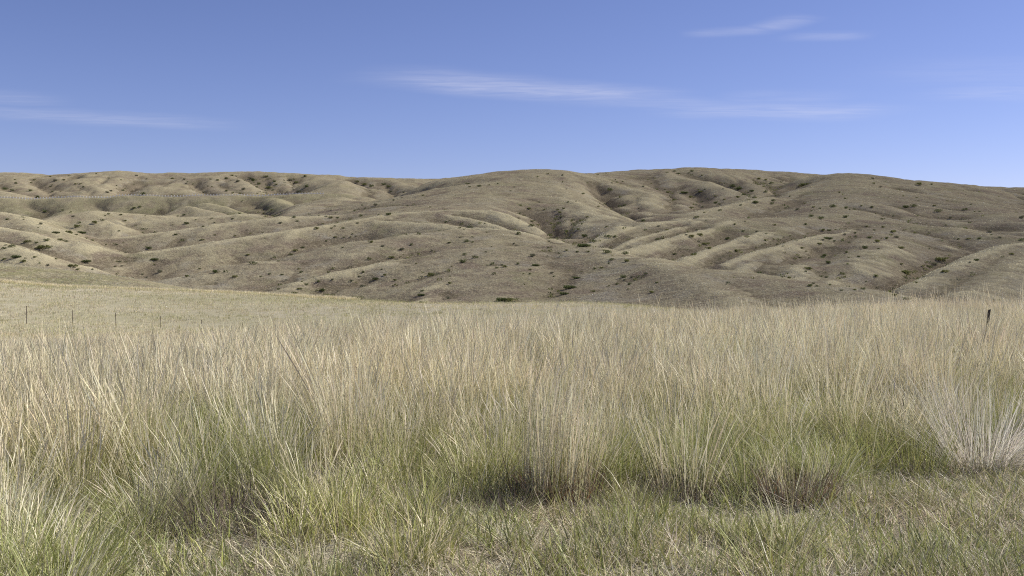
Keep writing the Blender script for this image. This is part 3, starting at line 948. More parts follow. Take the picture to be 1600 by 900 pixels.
if True:
    scatter('tall_meadow_grass', 'tall straw coloured prairie grass with green leaves low down, filling the foreground', 'grass', protos,
            np.stack([X, Y, ground(X, Y)], 1), I, wind, sc3, tints(X, Y, amp=.2, scale=1.6))

    SOD = 1.25
    tl = [tall_tuft(rad=.2, stems=random.randint(30, 44), leaves=34, dry=14, wide=1.2) for _ in range(5)]
    protos = proto_collection('meadow_sods', [patch(tl, 15, SOD * 1.1, .68, 1.12, lean=(.10, .14)) for _ in range(10)])
    x, y = sods(10.2, 24.5, SOD)
    n = len(x)
    hs = .90 + perlin(x / 3.3 + 7, y / 3.3) * .2 + rng.normal(0, .04, n)
    hs *= 1 - .22 * sstep(560, 100, px_of(x, y))
    scatter('middle_meadow_grass', 'dense straw coloured prairie grass in the middle of the meadow', 'grass', protos, np.stack([x, y, ground(x, y)], 1),
            rng.integers(0, 10, n), tilt(x, y, n, .6, False), np.stack([np.ones(n), np.ones(n), hs], 1), tints(x, y, amp=.14, scale=3))

    SOD = 2.6
    ft = [far_tuft(50, .5, .92, .3, .14, .006) for _ in range(5)]
    for b_ in ft[:3]:                                        # a stalk that overtops the rest here and there
        b_.blade((random.uniform(-.2, .2), random.uniform(-.2, .2), 0), random.uniform(-.6, .6), random.uniform(1.1, 1.35), random.uniform(.05, .25), random.uniform(0, .3), .007, STRAW[0], STRAW[1], seg=5, head=.25, headw=1.6)
    protos = proto_collection('brow_sods', [patch(ft, 38, SOD * 1.1, .66, 1.14, lean=(.06, .12)) for _ in range(8)])
    x, y = sods(24, 62, SOD)
    k = (y < 46) | (rng.random(len(x)) < np.interp(px_of(x, y), [0, 300, 500, 700], [.12, .15, .45, 1]))
    x, y = x[k], y[k]
    n = len(x)
    hs = (.84 + perlin(x / 6 + 3, y / 6) * .18 + rng.normal(0, .05, n)) * np.interp(px_of(x, y), [0, 380, 700, 1600], [.46, .50, .92, 1])
    scatter('brow_grass', 'pale dry grass standing along the brow of the meadow', 'grass', protos, np.stack([x, y, ground(x, y)], 1), rng.integers(0, 8, n),
            tilt(x, y, n, 1.2, False), np.stack([np.ones(n), np.ones(n), hs], 1), tints(x, y, (1.0, .98, .97), .14, 5))

    SOD = 5.0
    ft = [far_tuft(16, .06, .20, .36, .05, .015, STRAW[:1] + STRAW[2:3] + GREY[:1]) for _ in range(5)]
    protos = proto_collection('field_sods', [patch(ft, 64, SOD * 1.1, .6, 1.4, .10) for _ in range(6)])
    x, y = sods(52, 215, SOD)
    z = ground(x, y)
    k = (z > -12) & (y < 142 + x * .05)
    x, y, z = x[k], y[k], z[k]
    n = len(x)
    g_ = sstep(.1, .5, perlin(x / 16, y / 7) + perlin(x / 40, y / 15))
    gt = tints(x, y, (1, 1, 1), .12, 10) * (1 - g_[:, None] * np.array([.20, .17, .27]))
    scatter('field_grass', 'short dry grazed grass over the far side of the field', 'grass', protos, np.stack([x, y, z], 1), rng.integers(0, 6, n),
            tilt(x, y, n, 2.5), np.ones((n, 3)), gt)

    # pale rim of taller grass along the crest of the field
    protos = proto_collection('rim_tufts', [far_tuft(26, .25, .55, .3, .05, .014) for _ in range(4)])
    kx, kq = [], []
    for (a_, b_) in zip([(-60, 436, 130), (0, 441.5, 130), (101, 451, 130), (202, 456, 130), (337, 459.5, 128), (440, 464, 126)], [(0, 441.5, 130), (101, 451, 130), (202, 456, 130), (337, 459.5, 128), (440, 464, 126), (560, 471, 123)]):
        pa, pb = at(*a_), at(*b_)
        m_ = int((pb - pa).length * 26)
        tt = rng.random(m_)
        kx.append(pa.x + (pb.x - pa.x) * tt)
        kq.append(pa.y + (pb.y - pa.y) * tt + rng.normal(-.6, 1.1, m_))
    x, y = np.concatenate(kx), np.concatenate(kq)
    n = len(x)
    scatter('rim_grass', 'pale rim of taller grass along the crest of the left field', 'grass', protos, np.stack([x, y, ground(x, y)], 1), rng.integers(0, 4, n),
            np.stack([np.zeros(n), np.zeros(n), rng.random(n) * 6.28], 1), np.ones((n, 3)) * rng.uniform(.7, 1.2, n)[:, None], tints(x, y, (1.08, 1.06, 1.02), .08, 4))

    SOD = .8
    st = [short_tuft(drypart=random.uniform(.45, .70)) for _ in range(5)]
    lt = [litter() for _ in range(3)]
    protos = proto_collection('turf_sods', [patch(st + st + lt, 30, SOD * 1.2, .7, 1.6) for _ in range(5)] + [patch(st * 2 + lt * 3, 34, SOD * 1.2, .6, 1.3) for _ in range(3)])
    x, y = sods(3.6, 9.6, SOD, .62)
    k = y < edge(x, y) + 1.6
    x, y = x[k], y[k]
    n = len(x)
    lit = perlin(x * 1.1 + 4, y * 1.1) + rng.normal(0, .2, n) > .05
    scatter('clearing_turf', 'short green grass and dead litter in the clearing at the front', 'grass', protos, np.stack([x, y, ground(x, y)], 1),
            np.where(lit, rng.integers(5, 8, n), rng.integers(0, 5, n)), tilt(x, y, n, .4), np.ones((n, 3)), tints(x, y, amp=.16, scale=1.0))

# bunch grass dotted over the hills: one mesh of small sprays
n = 190000
th = rng.uniform(R(-31), R(31), n)
rr = np.exp(rng.uniform(math.log(150), math.log(800), n))
x, y = np.sin(th) * rr, np.cos(th) * rr
fi = np.clip(np.interp(np.hypot(x, y - CY), rows, np.arange(NR)), 0, NR - 1).astype(int)
fj = np.clip((np.arctan2(x, y - CY) - thetas[0]) / (thetas[1] - thetas[0]), 0, NT_ - 1).astype(int)
ow = gown.reshape(NR, NT_)[fi, fj]
va = gval.reshape(NR, NT_)[fi, fj]
cr = gcre.reshape(NR, NT_)[fi, fj]
pn = perlin(x / 22, y / 22) + .5 * perlin(x / 7, y / 7)
k = (ow != len(OWNERS) - 1) & (y > 150) & (rng.random(n) < np.clip(.22 + pn * .6 + cr * .5, .02, 1)) & (va < .6)
x, y, rr, cr = x[k], y[k], rr[k], cr[k] * 0
# taller pale grass standing along the spur crests
n = 160000
th = rng.uniform(R(-31), R(31), n)
rc_ = np.exp(rng.uniform(math.log(200), math.log(900), n))
xc, yc = np.sin(th) * rc_, np.cos(th) * rc_
fi = np.clip(np.interp(np.hypot(xc, yc - CY), rows, np.arange(NR)), 0, NR - 1).astype(int)
fj = np.clip((np.arctan2(xc, yc - CY) - thetas[0]) / (thetas[1] - thetas[0]), 0, NT_ - 1).astype(int)
cc_ = gcre.reshape(NR, NT_)[fi, fj]
k = (gown.reshape(NR, NT_)[fi, fj] < len(OWNERS) - 1) & (cc_ > .45) & (rng.random(n) < cc_ * np.clip(.7 + perlin(xc / 15, yc / 15), .1, 1))
x, y, rr = np.concatenate([x, xc[k]]), np.concatenate([y, yc[k]]), np.concatenate([rr, rc_[k]])
cr = np.concatenate([cr, cc_[k]])
n = len(x)
z = ground(x, y)
ss = rng.uniform(.55, 1.15, n) * np.interp(rr, [200, 900], [.55, 1.3])
tn = np.array(STRAW)[rng.integers(0, 4, n)] * (rng.uniform(.5, .95, n) + .22 * (cr > .5))[:, None] * np.array([.95, 1, 1.05])
co, cc = [], []
for b_ in range(4):
    a = rng.random(n) * 6.283
    tw = rng.random(n) * 3.14
    off = rng.random(n) * .3 * ss
    bx, by = x + np.cos(a) * off, y + np.sin(a) * off
    hh = rng.uniform(.28, .5, n) * ss
    wd = .07 * ss
    tx, ty = bx + np.cos(a) * hh * .5, by + np.sin(a) * hh * .5
    co.append(np.stack([np.stack([bx - np.cos(tw) * wd, by - np.sin(tw) * wd, z - .06], 1), np.stack([bx + np.cos(tw) * wd, by + np.sin(tw) * wd, z - .06], 1), np.stack([tx, ty, z + hh], 1)], 1))
    cc.append(np.repeat(tn[:, None, :], 3, 1))
co = np.concatenate(co).reshape(-1, 3)
cc = np.concatenate(cc).reshape(-1, 3)
me = bpy.data.meshes.new('hill_bunchgrass')
nf = len(co) // 3
me.vertices.add(len(co)); me.vertices.foreach_set('co', co.astype(np.float32).ravel())
me.loops.add(len(co)); me.loops.foreach_set('vertex_index', np.arange(len(co), dtype=np.int32))
me.polygons.add(nf); me.polygons.foreach_set('loop_start', np.arange(0, len(co), 3, dtype=np.int32))
me.update(calc_edges=True)
a_ = me.attributes.new('col', 'FLOAT_COLOR', 'POINT')
a_.data.foreach_set('color', np.concatenate([cc, np.ones((len(cc), 1))], 1).astype(np.float32).ravel())
me.materials.append(M_TUSS)
ob = bpy.data.objects.new('hill_bunchgrass', me)
ob['kind'] = 'stuff'
ob['label'] = 'small pale tufts of dry bunchgrass dotted over the hills'
ob['category'] = 'grass'
col.objects.link(ob)

# ------------------------------------------------------------------ shrubs on the hills
def shrub_mesh(name, seed, height, pal, lobes):
    """a low bush one metre wide: woody stems and leaf sprays gathered in uneven lobes"""
    rs = random.Random(seed)
    v, f, c = [], [], []
    L = [(rs.uniform(-.32, .32), rs.uniform(-.32, .32), rs.uniform(.12, .55) * height, rs.uniform(.15, .27)) for _ in range(lobes)]
    for lx, ly, lz, lr in L:
        k = len(v)
        v += [(lx * .2 - .012, ly * .2, -.05), (lx * .2 + .012, ly * .2, -.05), (lx, ly, lz)]
        c += [(.10, .075, .05)] * 3
        f.append((k, k + 1, k + 2))
        tone = rs.uniform(.75, 1.25)
        for _ in range(60):
            a, b = rs.uniform(0, 6.283), rs.uniform(-1, 1)
            q = lr * rs.uniform(.55, 1.08)
            rxy = math.sqrt(max(0, 1 - b * b)) * q
            p = Vector((lx + math.cos(a) * rxy, ly + math.sin(a) * rxy, abs(lz + b * q * height * 1.15)))
            d = Vector((rs.gauss(0, 1), rs.gauss(0, 1), rs.gauss(.3, 1))).normalized() * rs.uniform(.05, .10)
            e = d.cross(Vector((rs.gauss(0, 1), rs.gauss(0, 1), rs.gauss(0, 1)))).normalized() * rs.uniform(.018, .04)
            k = len(v)
            v += [tuple(p - e), tuple(p + e), tuple(p + d)]
            g = rs.choice(pal)
            u = tone * rs.uniform(.8, 1.2)
            c += [(g[0] * u, g[1] * u, g[2] * u)] * 3
            f.append((k, k + 1, k + 2))
    me = bpy.data.meshes.new(name)
    me.from_pydata(v, [], f)
    a = me.attributes.new('col', 'FLOAT_COLOR', 'POINT')
    a.data.foreach_set('color', np.array([x + (1.0,) for x in c], np.float32).ravel())
    me.materials.append(M_TUSS)
    return me


DARKG = [(.080, .098, .036), (.098, .118, .044), (.068, .080, .034)]
OLIVE = [(.125, .130, .048), (.15, .155, .06), (.105, .11, .045)]
SAGE = [(.115, .118, .075), (.095, .10, .062), (.135, .13, .09)]
shrubs = [shrub_mesh('shrub', 100 + i, h, pal, lb) for i, (h, pal, lb) in enumerate(
    [(.55, DARKG, 8), (.50, DARKG, 7), (.62, DARKG, 9), (.50, OLIVE, 8), (.42, OLIVE, 9), (.48, SAGE, 8), (.58, DARKG, 6), (.36, DARKG, 9)])]

SPOTS = []          # photograph x, y, width in photograph pixels


def spots(sx, ox, oy, data):
    for a, b, c_ in data:
        SPOTS.append((ox + a / sx, oy + b / sx, c_ / sx))


spots(5, 0, 255, [(115, 128, 22), (125, 158, 30), (270, 133, 28), (432, 138, 36), (497, 132, 26), (245, 155, 20), (592, 163, 30), (628, 162, 24), (652, 186, 22), (40, 200, 50), (98, 213, 40), (237, 213, 42), (290, 265, 50), (840, 228, 34), (868, 218, 30), (910, 178, 18), (960, 212, 30), (945, 130, 20), (850, 118, 20), (1068, 98, 26), (1350, 118, 30), (1440, 128, 24), (1145, 125, 20), (1590, 228, 30), (1120, 240, 40), (410, 222, 24), (390, 183, 30), (395, 105, 26), (540, 100, 22), (750, 84, 18), (1455, 162, 18), (1510, 165, 18),
    (60, 437, 40), (320, 475, 36), (298, 505, 20), (185, 440, 18), (440, 540, 70), (540, 540, 60), (640, 540, 80), (595, 560, 24), (620, 465, 34), (610, 495, 60), (465, 598, 46), (518, 612, 30), (210, 612, 70), (285, 622, 36), (365, 600, 60), (330, 655, 120), (90, 650, 60), (45, 640, 30), (30, 665, 40), (130, 728, 90), (35, 750, 36), (180, 770, 60), (275, 735, 30), (440, 748, 28), (375, 798, 30), (720, 830, 26), (610, 828, 40), (800, 448, 34), (740, 465, 60), (945, 402, 34), (850, 398, 30), (820, 412, 20), (975, 452, 32), (570, 418, 26), (930, 530, 28), (1090, 342, 36), (1045, 355, 36), (1135, 412, 18), (1435, 405, 28), (1390, 414, 18), (1530, 443, 18), (1460, 475, 40), (965, 623, 18), (830, 640, 22), (1375, 558, 32), (1580, 600, 40), (1155, 665, 60), (1210, 750, 70), (680, 765, 80), (560, 800, 90), (1205, 795, 22), (1250, 848, 50), (1115, 868, 24), (1560, 825, 26), (1465, 885, 40), (900, 807, 24), (950, 805, 26), (350, 382, 50), (490, 368, 26), (555, 382, 22)])
spots(5, 300, 255, [(310, 97, 30), (345, 102, 24), (270, 120, 40), (200, 133, 32), (145, 127, 24), (355, 145, 36), (460, 118, 60), (475, 135, 40), (575, 105, 50), (645, 140, 50), (655, 168, 30), (770, 130, 60), (815, 152, 40), (880, 100, 40), (125, 180, 18), (155, 184, 18), (268, 218, 28), (400, 205, 40), (95, 228, 40), (318, 235, 28), (375, 235, 32), (520, 160, 36), (600, 190, 50), (505, 188, 28), (900, 180, 60), (840, 225, 50), (1290, 145, 50), (1350, 165, 60), (1400, 180, 60), (1500, 165, 50), (1540, 185, 40),
    (370, 392, 30), (560, 392, 24), (625, 366, 34), (155, 432, 24), (175, 465, 22), (85, 495, 28), (30, 443, 20), (315, 436, 26), (690, 467, 38), (795, 422, 36), (822, 455, 26), (975, 510, 44), (1090, 510, 26), (1115, 492, 24), (1020, 477, 22), (1080, 426, 40), (1142, 425, 28), (1045, 415, 24), (990, 408, 22), (1180, 508, 36), (1290, 470, 24), (1320, 412, 36), (1455, 405, 26), (1530, 402, 50), (1270, 370, 28), (1085, 368, 22), (1435, 325, 38), (1330, 328, 18), (1575, 290, 26), (1255, 555, 22), (1190, 580, 26), (1240, 580, 26), (1283, 572, 20), (1120, 582, 32), (1048, 608, 22), (570, 588, 18), (85, 600, 44), (335, 570, 22), (180, 562, 24), (1397, 618, 46), (1180, 658, 26), (1490, 650, 34), (805, 685, 60), (865, 660, 36), (770, 715, 36), (440, 715, 40), (475, 783, 60), (60, 827, 28), (185, 850, 60), (340, 888, 50), (538, 888, 26), (835, 827, 28), (852, 852, 34), (705, 873, 28), (1385, 750, 40), (1560, 738, 50), (1335, 853, 28), (675, 765, 26)])
spots(5, 600, 255, [(305, 252, 30), (70, 292, 22), (140, 270, 16), (55, 222, 20), (155, 228, 30), (185, 335, 18), (360, 343, 22), (660, 160, 30), (745, 178, 38), (668, 184, 24), (820, 170, 20), (890, 160, 16), (1020, 187, 20), (990, 217, 22), (1197, 107, 24), (1280, 82, 24), (1393, 95, 20), (1395, 147, 22), (1423, 203, 18), (1552, 241, 28), (1212, 306, 20), (1436, 304, 24), (1498, 297, 20), (1067, 333, 22), (1405, 355, 30), (1135, 358, 40), (1380, 425, 36), (1370, 385, 40), (1355, 365, 28), (1590, 420, 30), (1052, 430, 26), (485, 462, 28), (512, 450, 20), (787, 472, 18), (592, 505, 24), (660, 498, 26), (690, 503, 18), (172, 556, 30), (272, 552, 44), (30, 402, 50), (1155, 455, 40), (1152, 487, 44), (1050, 552, 48), (645, 610, 44), (690, 618, 30), (508, 622, 30), (598, 577, 24), (215, 638, 36), (137, 675, 48), (375, 685, 26), (1013, 630, 26), (630, 715, 40), (712, 735, 62), (1160, 725, 62), (618, 770, 60), (797, 693, 24), (846, 790, 46), (806, 797, 20), (923, 795, 24), (940, 808, 46), (880, 818, 34), (1042, 787, 36), (1185, 795, 70), (1140, 833, 32), (1088, 863, 28), (1138, 863, 34), (1310, 857, 34), (1328, 887, 24), (527, 805, 24), (370, 873, 58), (60, 740, 50), (250, 783, 24), (1283, 662, 28), (1425, 683, 32), (1512, 694, 28), (1590, 693, 36), (1515, 517, 38), (1478, 532, 20), (1430, 538, 26), (1570, 572, 50), (1290, 612, 26)])
spots(5, 900, 255, [(92, 693, 38), (245, 695, 60), (385, 705, 60), (278, 755, 44), (392, 765, 52), (253, 782, 30), (195, 818, 40), (143, 825, 34), (545, 865, 34), (15, 518, 34), (240, 497, 28), (300, 572, 40), (250, 575, 60), (130, 610, 60), (60, 570, 60), (60, 640, 120), (640, 595, 40), (675, 588, 28), (770, 710, 38), (710, 520, 34), (645, 492, 26), (525, 450, 40), (905, 572, 60), (970, 560, 50), (1010, 630, 76), (1035, 665, 56), (1258, 688, 50), (860, 560, 24), (1185, 590, 46), (1300, 530, 36), (1410, 535, 30), (1335, 575, 38), (1240, 477, 30), (1485, 605, 34), (1485, 552, 24), (1410, 663, 20), (1455, 640, 20), (1480, 630, 18), (1320, 455, 18), (1125, 370, 34), (940, 425, 46), (1005, 385, 26), (925, 712, 60), (375, 330, 34), (175, 340, 28), (490, 355, 18), (265, 210, 50), (280, 155, 20), (365, 145, 22), (310, 130, 20), (345, 265, 30), (525, 183, 22), (585, 160, 18), (695, 205, 18), (725, 228, 44), (845, 228, 66), (740, 265, 26), (770, 288, 36), (897, 265, 40), (955, 210, 22), (1005, 206, 20), (975, 225, 44), (1090, 258, 30), (1150, 202, 20), (1265, 265, 46), (1160, 285, 30), (1095, 310, 40), (1120, 320, 30), (900, 350, 46), (985, 343, 22), (1315, 245, 34), (1430, 122, 36), (1480, 130, 32), (1525, 155, 40), (1275, 200, 60), (1225, 180, 50), (1370, 220, 40), (1480, 225, 30), (770, 62, 30), (800, 82, 36), (905, 62, 30), (985, 98, 22), (710, 72, 26), (1530, 318, 40), (1540, 293, 34), (1405, 310, 50), (1285, 328, 26)])
spots(4, 1200, 255, [(445, 183, 24), (487, 220, 28), (405, 270, 40), (650, 277, 26), (583, 265, 24), (490, 280, 30), (540, 288, 24), (510, 290, 18), (182, 290, 28), (287, 276, 24), (325, 283, 20), (110, 280, 18), (270, 297, 18), (30, 255, 28), (135, 208, 20), (660, 128, 24), (700, 150, 26), (655, 97, 24), (845, 205, 18), (930, 217, 16), (1040, 265, 24), (1230, 290, 36), (1268, 258, 18), (1290, 303, 16), (1322, 303, 16), (1140, 343, 26), (1260, 372, 20), (1020, 132, 20), (940, 133, 40), (225, 130, 90), (270, 330, 40), (330, 345, 40), (490, 335, 40), (715, 350, 30), (675, 315, 18), (238, 383, 24), (620, 395, 24), (665, 418, 20), (720, 400, 28), (785, 430, 50), (543, 437, 20), (545, 455, 22), (420, 415, 18), (480, 446, 26), (340, 420, 40), (385, 420, 30), (375, 467, 60), (640, 465, 44), (680, 487, 40), (740, 470, 36), (805, 463, 34), (345, 480, 20), (413, 488, 20), (325, 504, 36), (215, 530, 34), (237, 550, 18), (490, 557, 28), (352, 577, 40), (505, 590, 18), (568, 585, 22), (610, 530, 40), (690, 535, 20), (830, 527, 46), (920, 438, 20), (1010, 535, 20), (833, 632, 26), (1043, 630, 40), (1080, 600, 90), (1010, 650, 40), (875, 685, 100), (1100, 678, 50), (1300, 606, 34), (1262, 620, 26), (1525, 567, 34), (670, 703, 42), (465, 693, 38), (252, 657, 50), (237, 677, 26), (380, 622, 38), (370, 712, 30), (200, 592, 24), (615, 742, 18), (595, 785, 36), (545, 790, 30), (130, 715, 34), (258, 766, 40), (305, 768, 26), (390, 760, 30), (285, 752, 22), (460, 795, 26), (975, 710, 26), (1387, 430, 34), (1395, 447, 18), (1255, 473, 30), (1325, 470, 36), (1450, 465, 26), (1585, 340, 40), (1585, 480, 36), (1430, 860, 50), (865, 845, 60), (790, 825, 40), (1190, 475, 20), (865, 275, 40), (910, 270, 40), (1065, 300, 50), (60, 507, 18), (40, 387, 24)])
spots(5, 400, 380, [(885, 123, 40), (340, 225, 34), (38, 263, 26), (207, 250, 30), (105, 240, 30), (360, 300, 20), (395, 325, 36), (485, 300, 40), (595, 287, 30), (335, 355, 48), (290, 392, 60), (520, 370, 50), (570, 410, 90), (835, 232, 24), (812, 262, 34), (930, 280, 56), (1085, 290, 40), (1005, 250, 36), (835, 338, 40), (745, 297, 18), (1370, 248, 56), (1515, 315, 40), (1298, 372, 36), (1305, 467, 70), (1290, 402, 70), (175, 360, 30), (790, 430, 100), (980, 205, 20), (1245, 160, 24), (1528, 182, 24), (450, 265, 20)])
spots(4, 700, 380, [(803, 215, 54), (760, 272, 90), (725, 313, 66), (1097, 212, 50), (1102, 230, 24), (1147, 212, 24), (1187, 213, 22), (1135, 255, 36), (1302, 247, 28), (1055, 255, 30), (960, 155, 30), (915, 160, 30), (650, 186, 24), (663, 210, 18), (512, 168, 24), (470, 192, 24), (512, 191, 30), (340, 350, 90), (400, 355, 80), (1235, 193, 24), (905, 303, 34), (1270, 307, 40), (1125, 287, 18), (478, 260, 14), (835, 180, 18)])

NAMED = {  # the shrubs one can single out
    (832, 400): 'darkest two-humped shrub near the middle of the broad front hill',
    (742, 402): 'dark oval shrub just left of the two-humped shrub on the front hill',
    (901, 434): 'dark round shrub at the top of the green hollow in the front hill',
    (890, 448): 'long low green thicket in the middle of the green hollow',
    (881, 458): 'lowest thicket in the green hollow, just above the field edge',
    (974, 433): 'widest shrub at the left end of the row right of the green hollow',
    (1025, 442): 'small upright dark shrub alone on the pale lower right of the front hill',
    (661, 473): 'dark shrub at the foot of the front hill, touching the field edge',
    (674, 430): 'dark lone shrub on the lower left slope of the front hill',
    (1419, 426): 'wide green thicket in the mouth of the right-hand gully',
    (1470, 405): 'green thicket at the head of the right-hand gully, above the wide thicket',
    (1525, 407): 'dark green shrub high on the spur right of the gully thickets',
    (1475, 424): 'dark shrub on the near spur, right of the wide gully thicket',
    (1301, 322): 'dark round shrub below the flat-topped knoll, largest on its slope',
    (1264, 446): 'dark shrub on the pale tail of the front hill, far right end',
    (1263, 419): 'dark flat shrub on the lower face of the right hill, left of centre',
    (1102, 381): 'tall dark green bush on the spur slope above the front hill tail',
    (1256, 287): 'long dark thicket in the hollow just left of the knoll summit',
    (912, 383): 'dark thicket filling the gully mouth behind the front hill',
    (66, 386): 'largest grey-green bush in the bottom of the left valley',
    (26, 400): 'dark rounded bush low in the left valley, close to the field edge',
    (586, 436): 'dark leaning shrub on the left spur of the front hill',
    (1381, 477): 'low brush in the dip behind the meadow brow, left of the wooden post',
    (1557, 470): 'dark low brush just behind the leaning wooden post',
}
GROUP = {
    'far_ridge': ('dark shrub on the far left skyline ridge above the road', 'shrubs on the far left ridge'),
    'road_embankment': ('shrub on the slope below the road embankment at far left', 'shrubs below the road embankment'),
    'left_hill': ('dark shrub among the small knolls and spurs at the left edge', 'shrubs of the left valley'),
    'summit_hill': ('small dark shrub on the slopes of the round central summit', 'shrubs on the central summit'),
    'skyline_hill': ('dark shrub on the gullied skyline hill right of the central summit', 'shrubs on the right skyline hill'),
    'knoll_hill': ('dark shrub on the slope of the flat-topped knoll at right', 'shrubs on the knoll'),
    'right_hill': ('dark shrub on the many-spurred right hill below the knoll', 'shrubs on the right hill'),
    'middle_hill': ('dark shrub on the long pale spurs of the middle hill at left', 'shrubs on the middle hill'),
    'front_hill': ('dark shrub on the broad front hill beyond the meadow', 'shrubs on the front hill'),
    'near_hump': ('low bush on the olive hump behind the left field', 'bushes on the near hump'),
    'prairie_field': ('low dark bush at the far edge of the field', 'bushes at the field edge'),
}


def owner_at(p):
    i = int(np.clip(np.interp(math.hypot(p.x, p.y - CY), rows, np.arange(NR)), 0, NR - 1))
    j = int(np.clip((math.atan2(p.x, p.y - CY) - thetas[0]) / (thetas[1] - thetas[0]), 0, NT_ - 1))
    return OWNERS[gown[i * NT_ + j]]


LANDMARKS = {
    (832, 400): 'the two-humped shrub', (742, 402): 'the oval shrub', (901, 434): 'the green hollow', (974, 433): 'the shrub row',
    (661, 473): 'the shrub at the field edge', (1419, 426): 'the wide gully thicket', (1470, 405): 'the gully head thicket', (1301, 322): 'the round knoll shrub',
    (1264, 446): 'the pale hill tail', (1263, 419): 'the flat shrub', (1102, 381): 'the tall bush', (1256, 287): 'the long hollow thicket',
    (912, 383): 'the dark gully mouth', (66, 386): 'the largest valley bush', (586, 436): 'the leaning shrub', (835, 267): 'the central summit',
    (1075, 264): 'the right skyline top', (1328, 272): 'the flat knoll top', (380, 268): 'the far ridge top', (40, 271): 'the left skyline corner',
    (500, 305): 'the end of the road', (300, 307): 'the middle of the road', (100, 309): 'the left part of the road', (145, 330): 'the small valley knoll',
    (749, 358): 'the front hill crest', (600, 332): 'the middle hill crest', (290, 345): 'the long left spur', (1195, 341): 'the right hill crest',
    (1525, 407): 'the high spur shrub', (1544, 484): 'the wooden post', (1520, 330): 'the grey clay slope', (420, 400): 'the lower left spurs',
    (990, 320): 'the brown gullied face', (1400, 355): 'the right bare bank'}
RANK = ['closest', 'second closest', 'third closest', 'fourth closest', 'fifth closest', 'sixth closest', 'seventh closest', 'eighth closest', 'ninth closest', 'tenth closest', 'eleventh closest', 'twelfth closest']
DIRS = ['right of', 'above right of', 'above', 'above left of', 'left of', 'below left of', 'below', 'below right of']
TONE = ['dark', 'dark', 'dark', 'olive green', 'olive green', 'grey-green', 'dark', 'dark']
buckets = {}


placed = []
for (px, py, wpx) in SPOTS:
    if any(abs(px - q[0]) < 3 and abs(py - q[1]) < 2.5 for q in placed):
        continue
    placed.append((px, py, wpx))
placed.sort(key=lambda q: -q[2] - (100 if any(abs(q[0] - a) < 1.5 and abs(q[1] - b) < 1.5 for a, b in NAMED) else 0))
rest_v, rest_f, rest_c = [], [], []
for i, (px, py, wpx) in enumerate(placed):
    rs = random.Random(i)
    p = on_ground(px, py + wpx * .12, 150.0)
    wid = wpx * p.y / F * 1.12
    if wid > 9:
        wid = 9
    pal = rs.choice([0, 1, 2, 6, 3, 5, 3, 4]) if wpx < 13 else rs.choice([7, 4, 7, 3])
    tall_k = rs.uniform(.75, 1.1) if wpx < 13 else .7
    m = shrubs[pal]
    rz = rs.uniform(0, 6.28)
    scl = (wid, wid * rs.uniform(.7, 1.0), wid * tall_k)
    if i < 300:
        o = bpy.data.objects.new('shrub', m)
        o.location = p
        o.rotation_euler = (0, 0, rz if wpx < 13 else 0)
        o.scale = scl
        lab, grp = GROUP[owner_at(p)]
        lm = min(LANDMARKS, key=lambda q: math.hypot(px - q[0], py - q[1]))
        dd = math.hypot(px - lm[0], py - lm[1])
        octant = int(round(math.atan2(lm[1] - py, px - lm[0]) / (math.pi / 4))) % 8
        named = False
        for (a, b), txt in NAMED.items():
            if abs(px - a) < 1.5 and abs(py - b) < 1.5:
                lab, named = txt, True
        if not named:
            buckets.setdefault((lm, octant), []).append((dd, o, wpx, TONE[pal]))
        o['label'], o['category'], o['group'] = lab, 'shrub', grp
        col.objects.link(o)
    else:
        k0 = len(rest_v)
        ca, sa = math.cos(rz), math.sin(rz)
        for vtx in m.vertices:
            x_, y_, z_ = vtx.co.x * scl[0], vtx.co.y * scl[1], vtx.co.z * scl[2]
            rest_v.append((p.x + x_ * ca - y_ * sa, p.y + x_ * sa + y_ * ca, p.z + z_))
        rest_f += [tuple(k0 + q for q in pl.vertices) for pl in m.polygons]
        rest_c += [tuple(d.color) for d in m.attributes['col'].data]
for (lm, octant), lst in buckets.items():
    lst.sort(key=lambda q: q[0])
    for k_, (dd, o, wpx, tone) in enumerate(lst):
        size = 'small' if wpx < 7 else ('mid-sized' if wpx < 11 else 'wide')
        o['label'] = '%s %s shrub %s %s, %s' % (size, tone, DIRS[octant], LANDMARKS[lm], RANK[k_] if len(lst) > 1 else 'on its own')
n_ = 26000
th_ = rng.uniform(R(-30), R(30), n_)
rr_ = np.exp(rng.uniform(math.log(230), math.log(1500), n_))
bx_, by_ = np.sin(th_) * rr_, np.cos(th_) * rr_
fi = np.clip(np.interp(np.hypot(bx_, by_ - CY), rows, np.arange(NR)), 0, NR - 1).astype(int)
fj = np.clip((np.arctan2(bx_, by_ - CY) - thetas[0]) / (thetas[1] - thetas[0]), 0, NT_ - 1).astype(int)
vv_ = gval.reshape(NR, NT_)[fi, fj]
pp_ = np.clip(perlin(bx_ / 45, by_ / 45) + .1, 0, 1)
kk_ = (gown.reshape(NR, NT_)[fi, fj] < len(OWNERS) - 2) & (rng.random(n_) < .05 * pp_ + 1.15 * vv_ ** 2 * (pp_ + .10))
bx_, by_ = list(bx_[kk_]), list(by_[kk_])
for _pts, _dep, _hw in [_lines[0], _lines[2], _lines[3], _lines[4], _lines[5], _lines[6], _lines[7]] + _lines[12:15]:
    for _ in range(46):                                     # thickets along the bottoms of the main gullies
        q_ = random.randrange(len(_pts) - 1)
        g_ = _pts[q_].lerp(_pts[q_ + 1], random.random())
        bx_.append(g_.x + random.gauss(0, _hw * .22))
        by_.append(g_.y + random.gauss(0, _hw * .30))
bx_, by_ = np.array(bx_), np.array(by_)
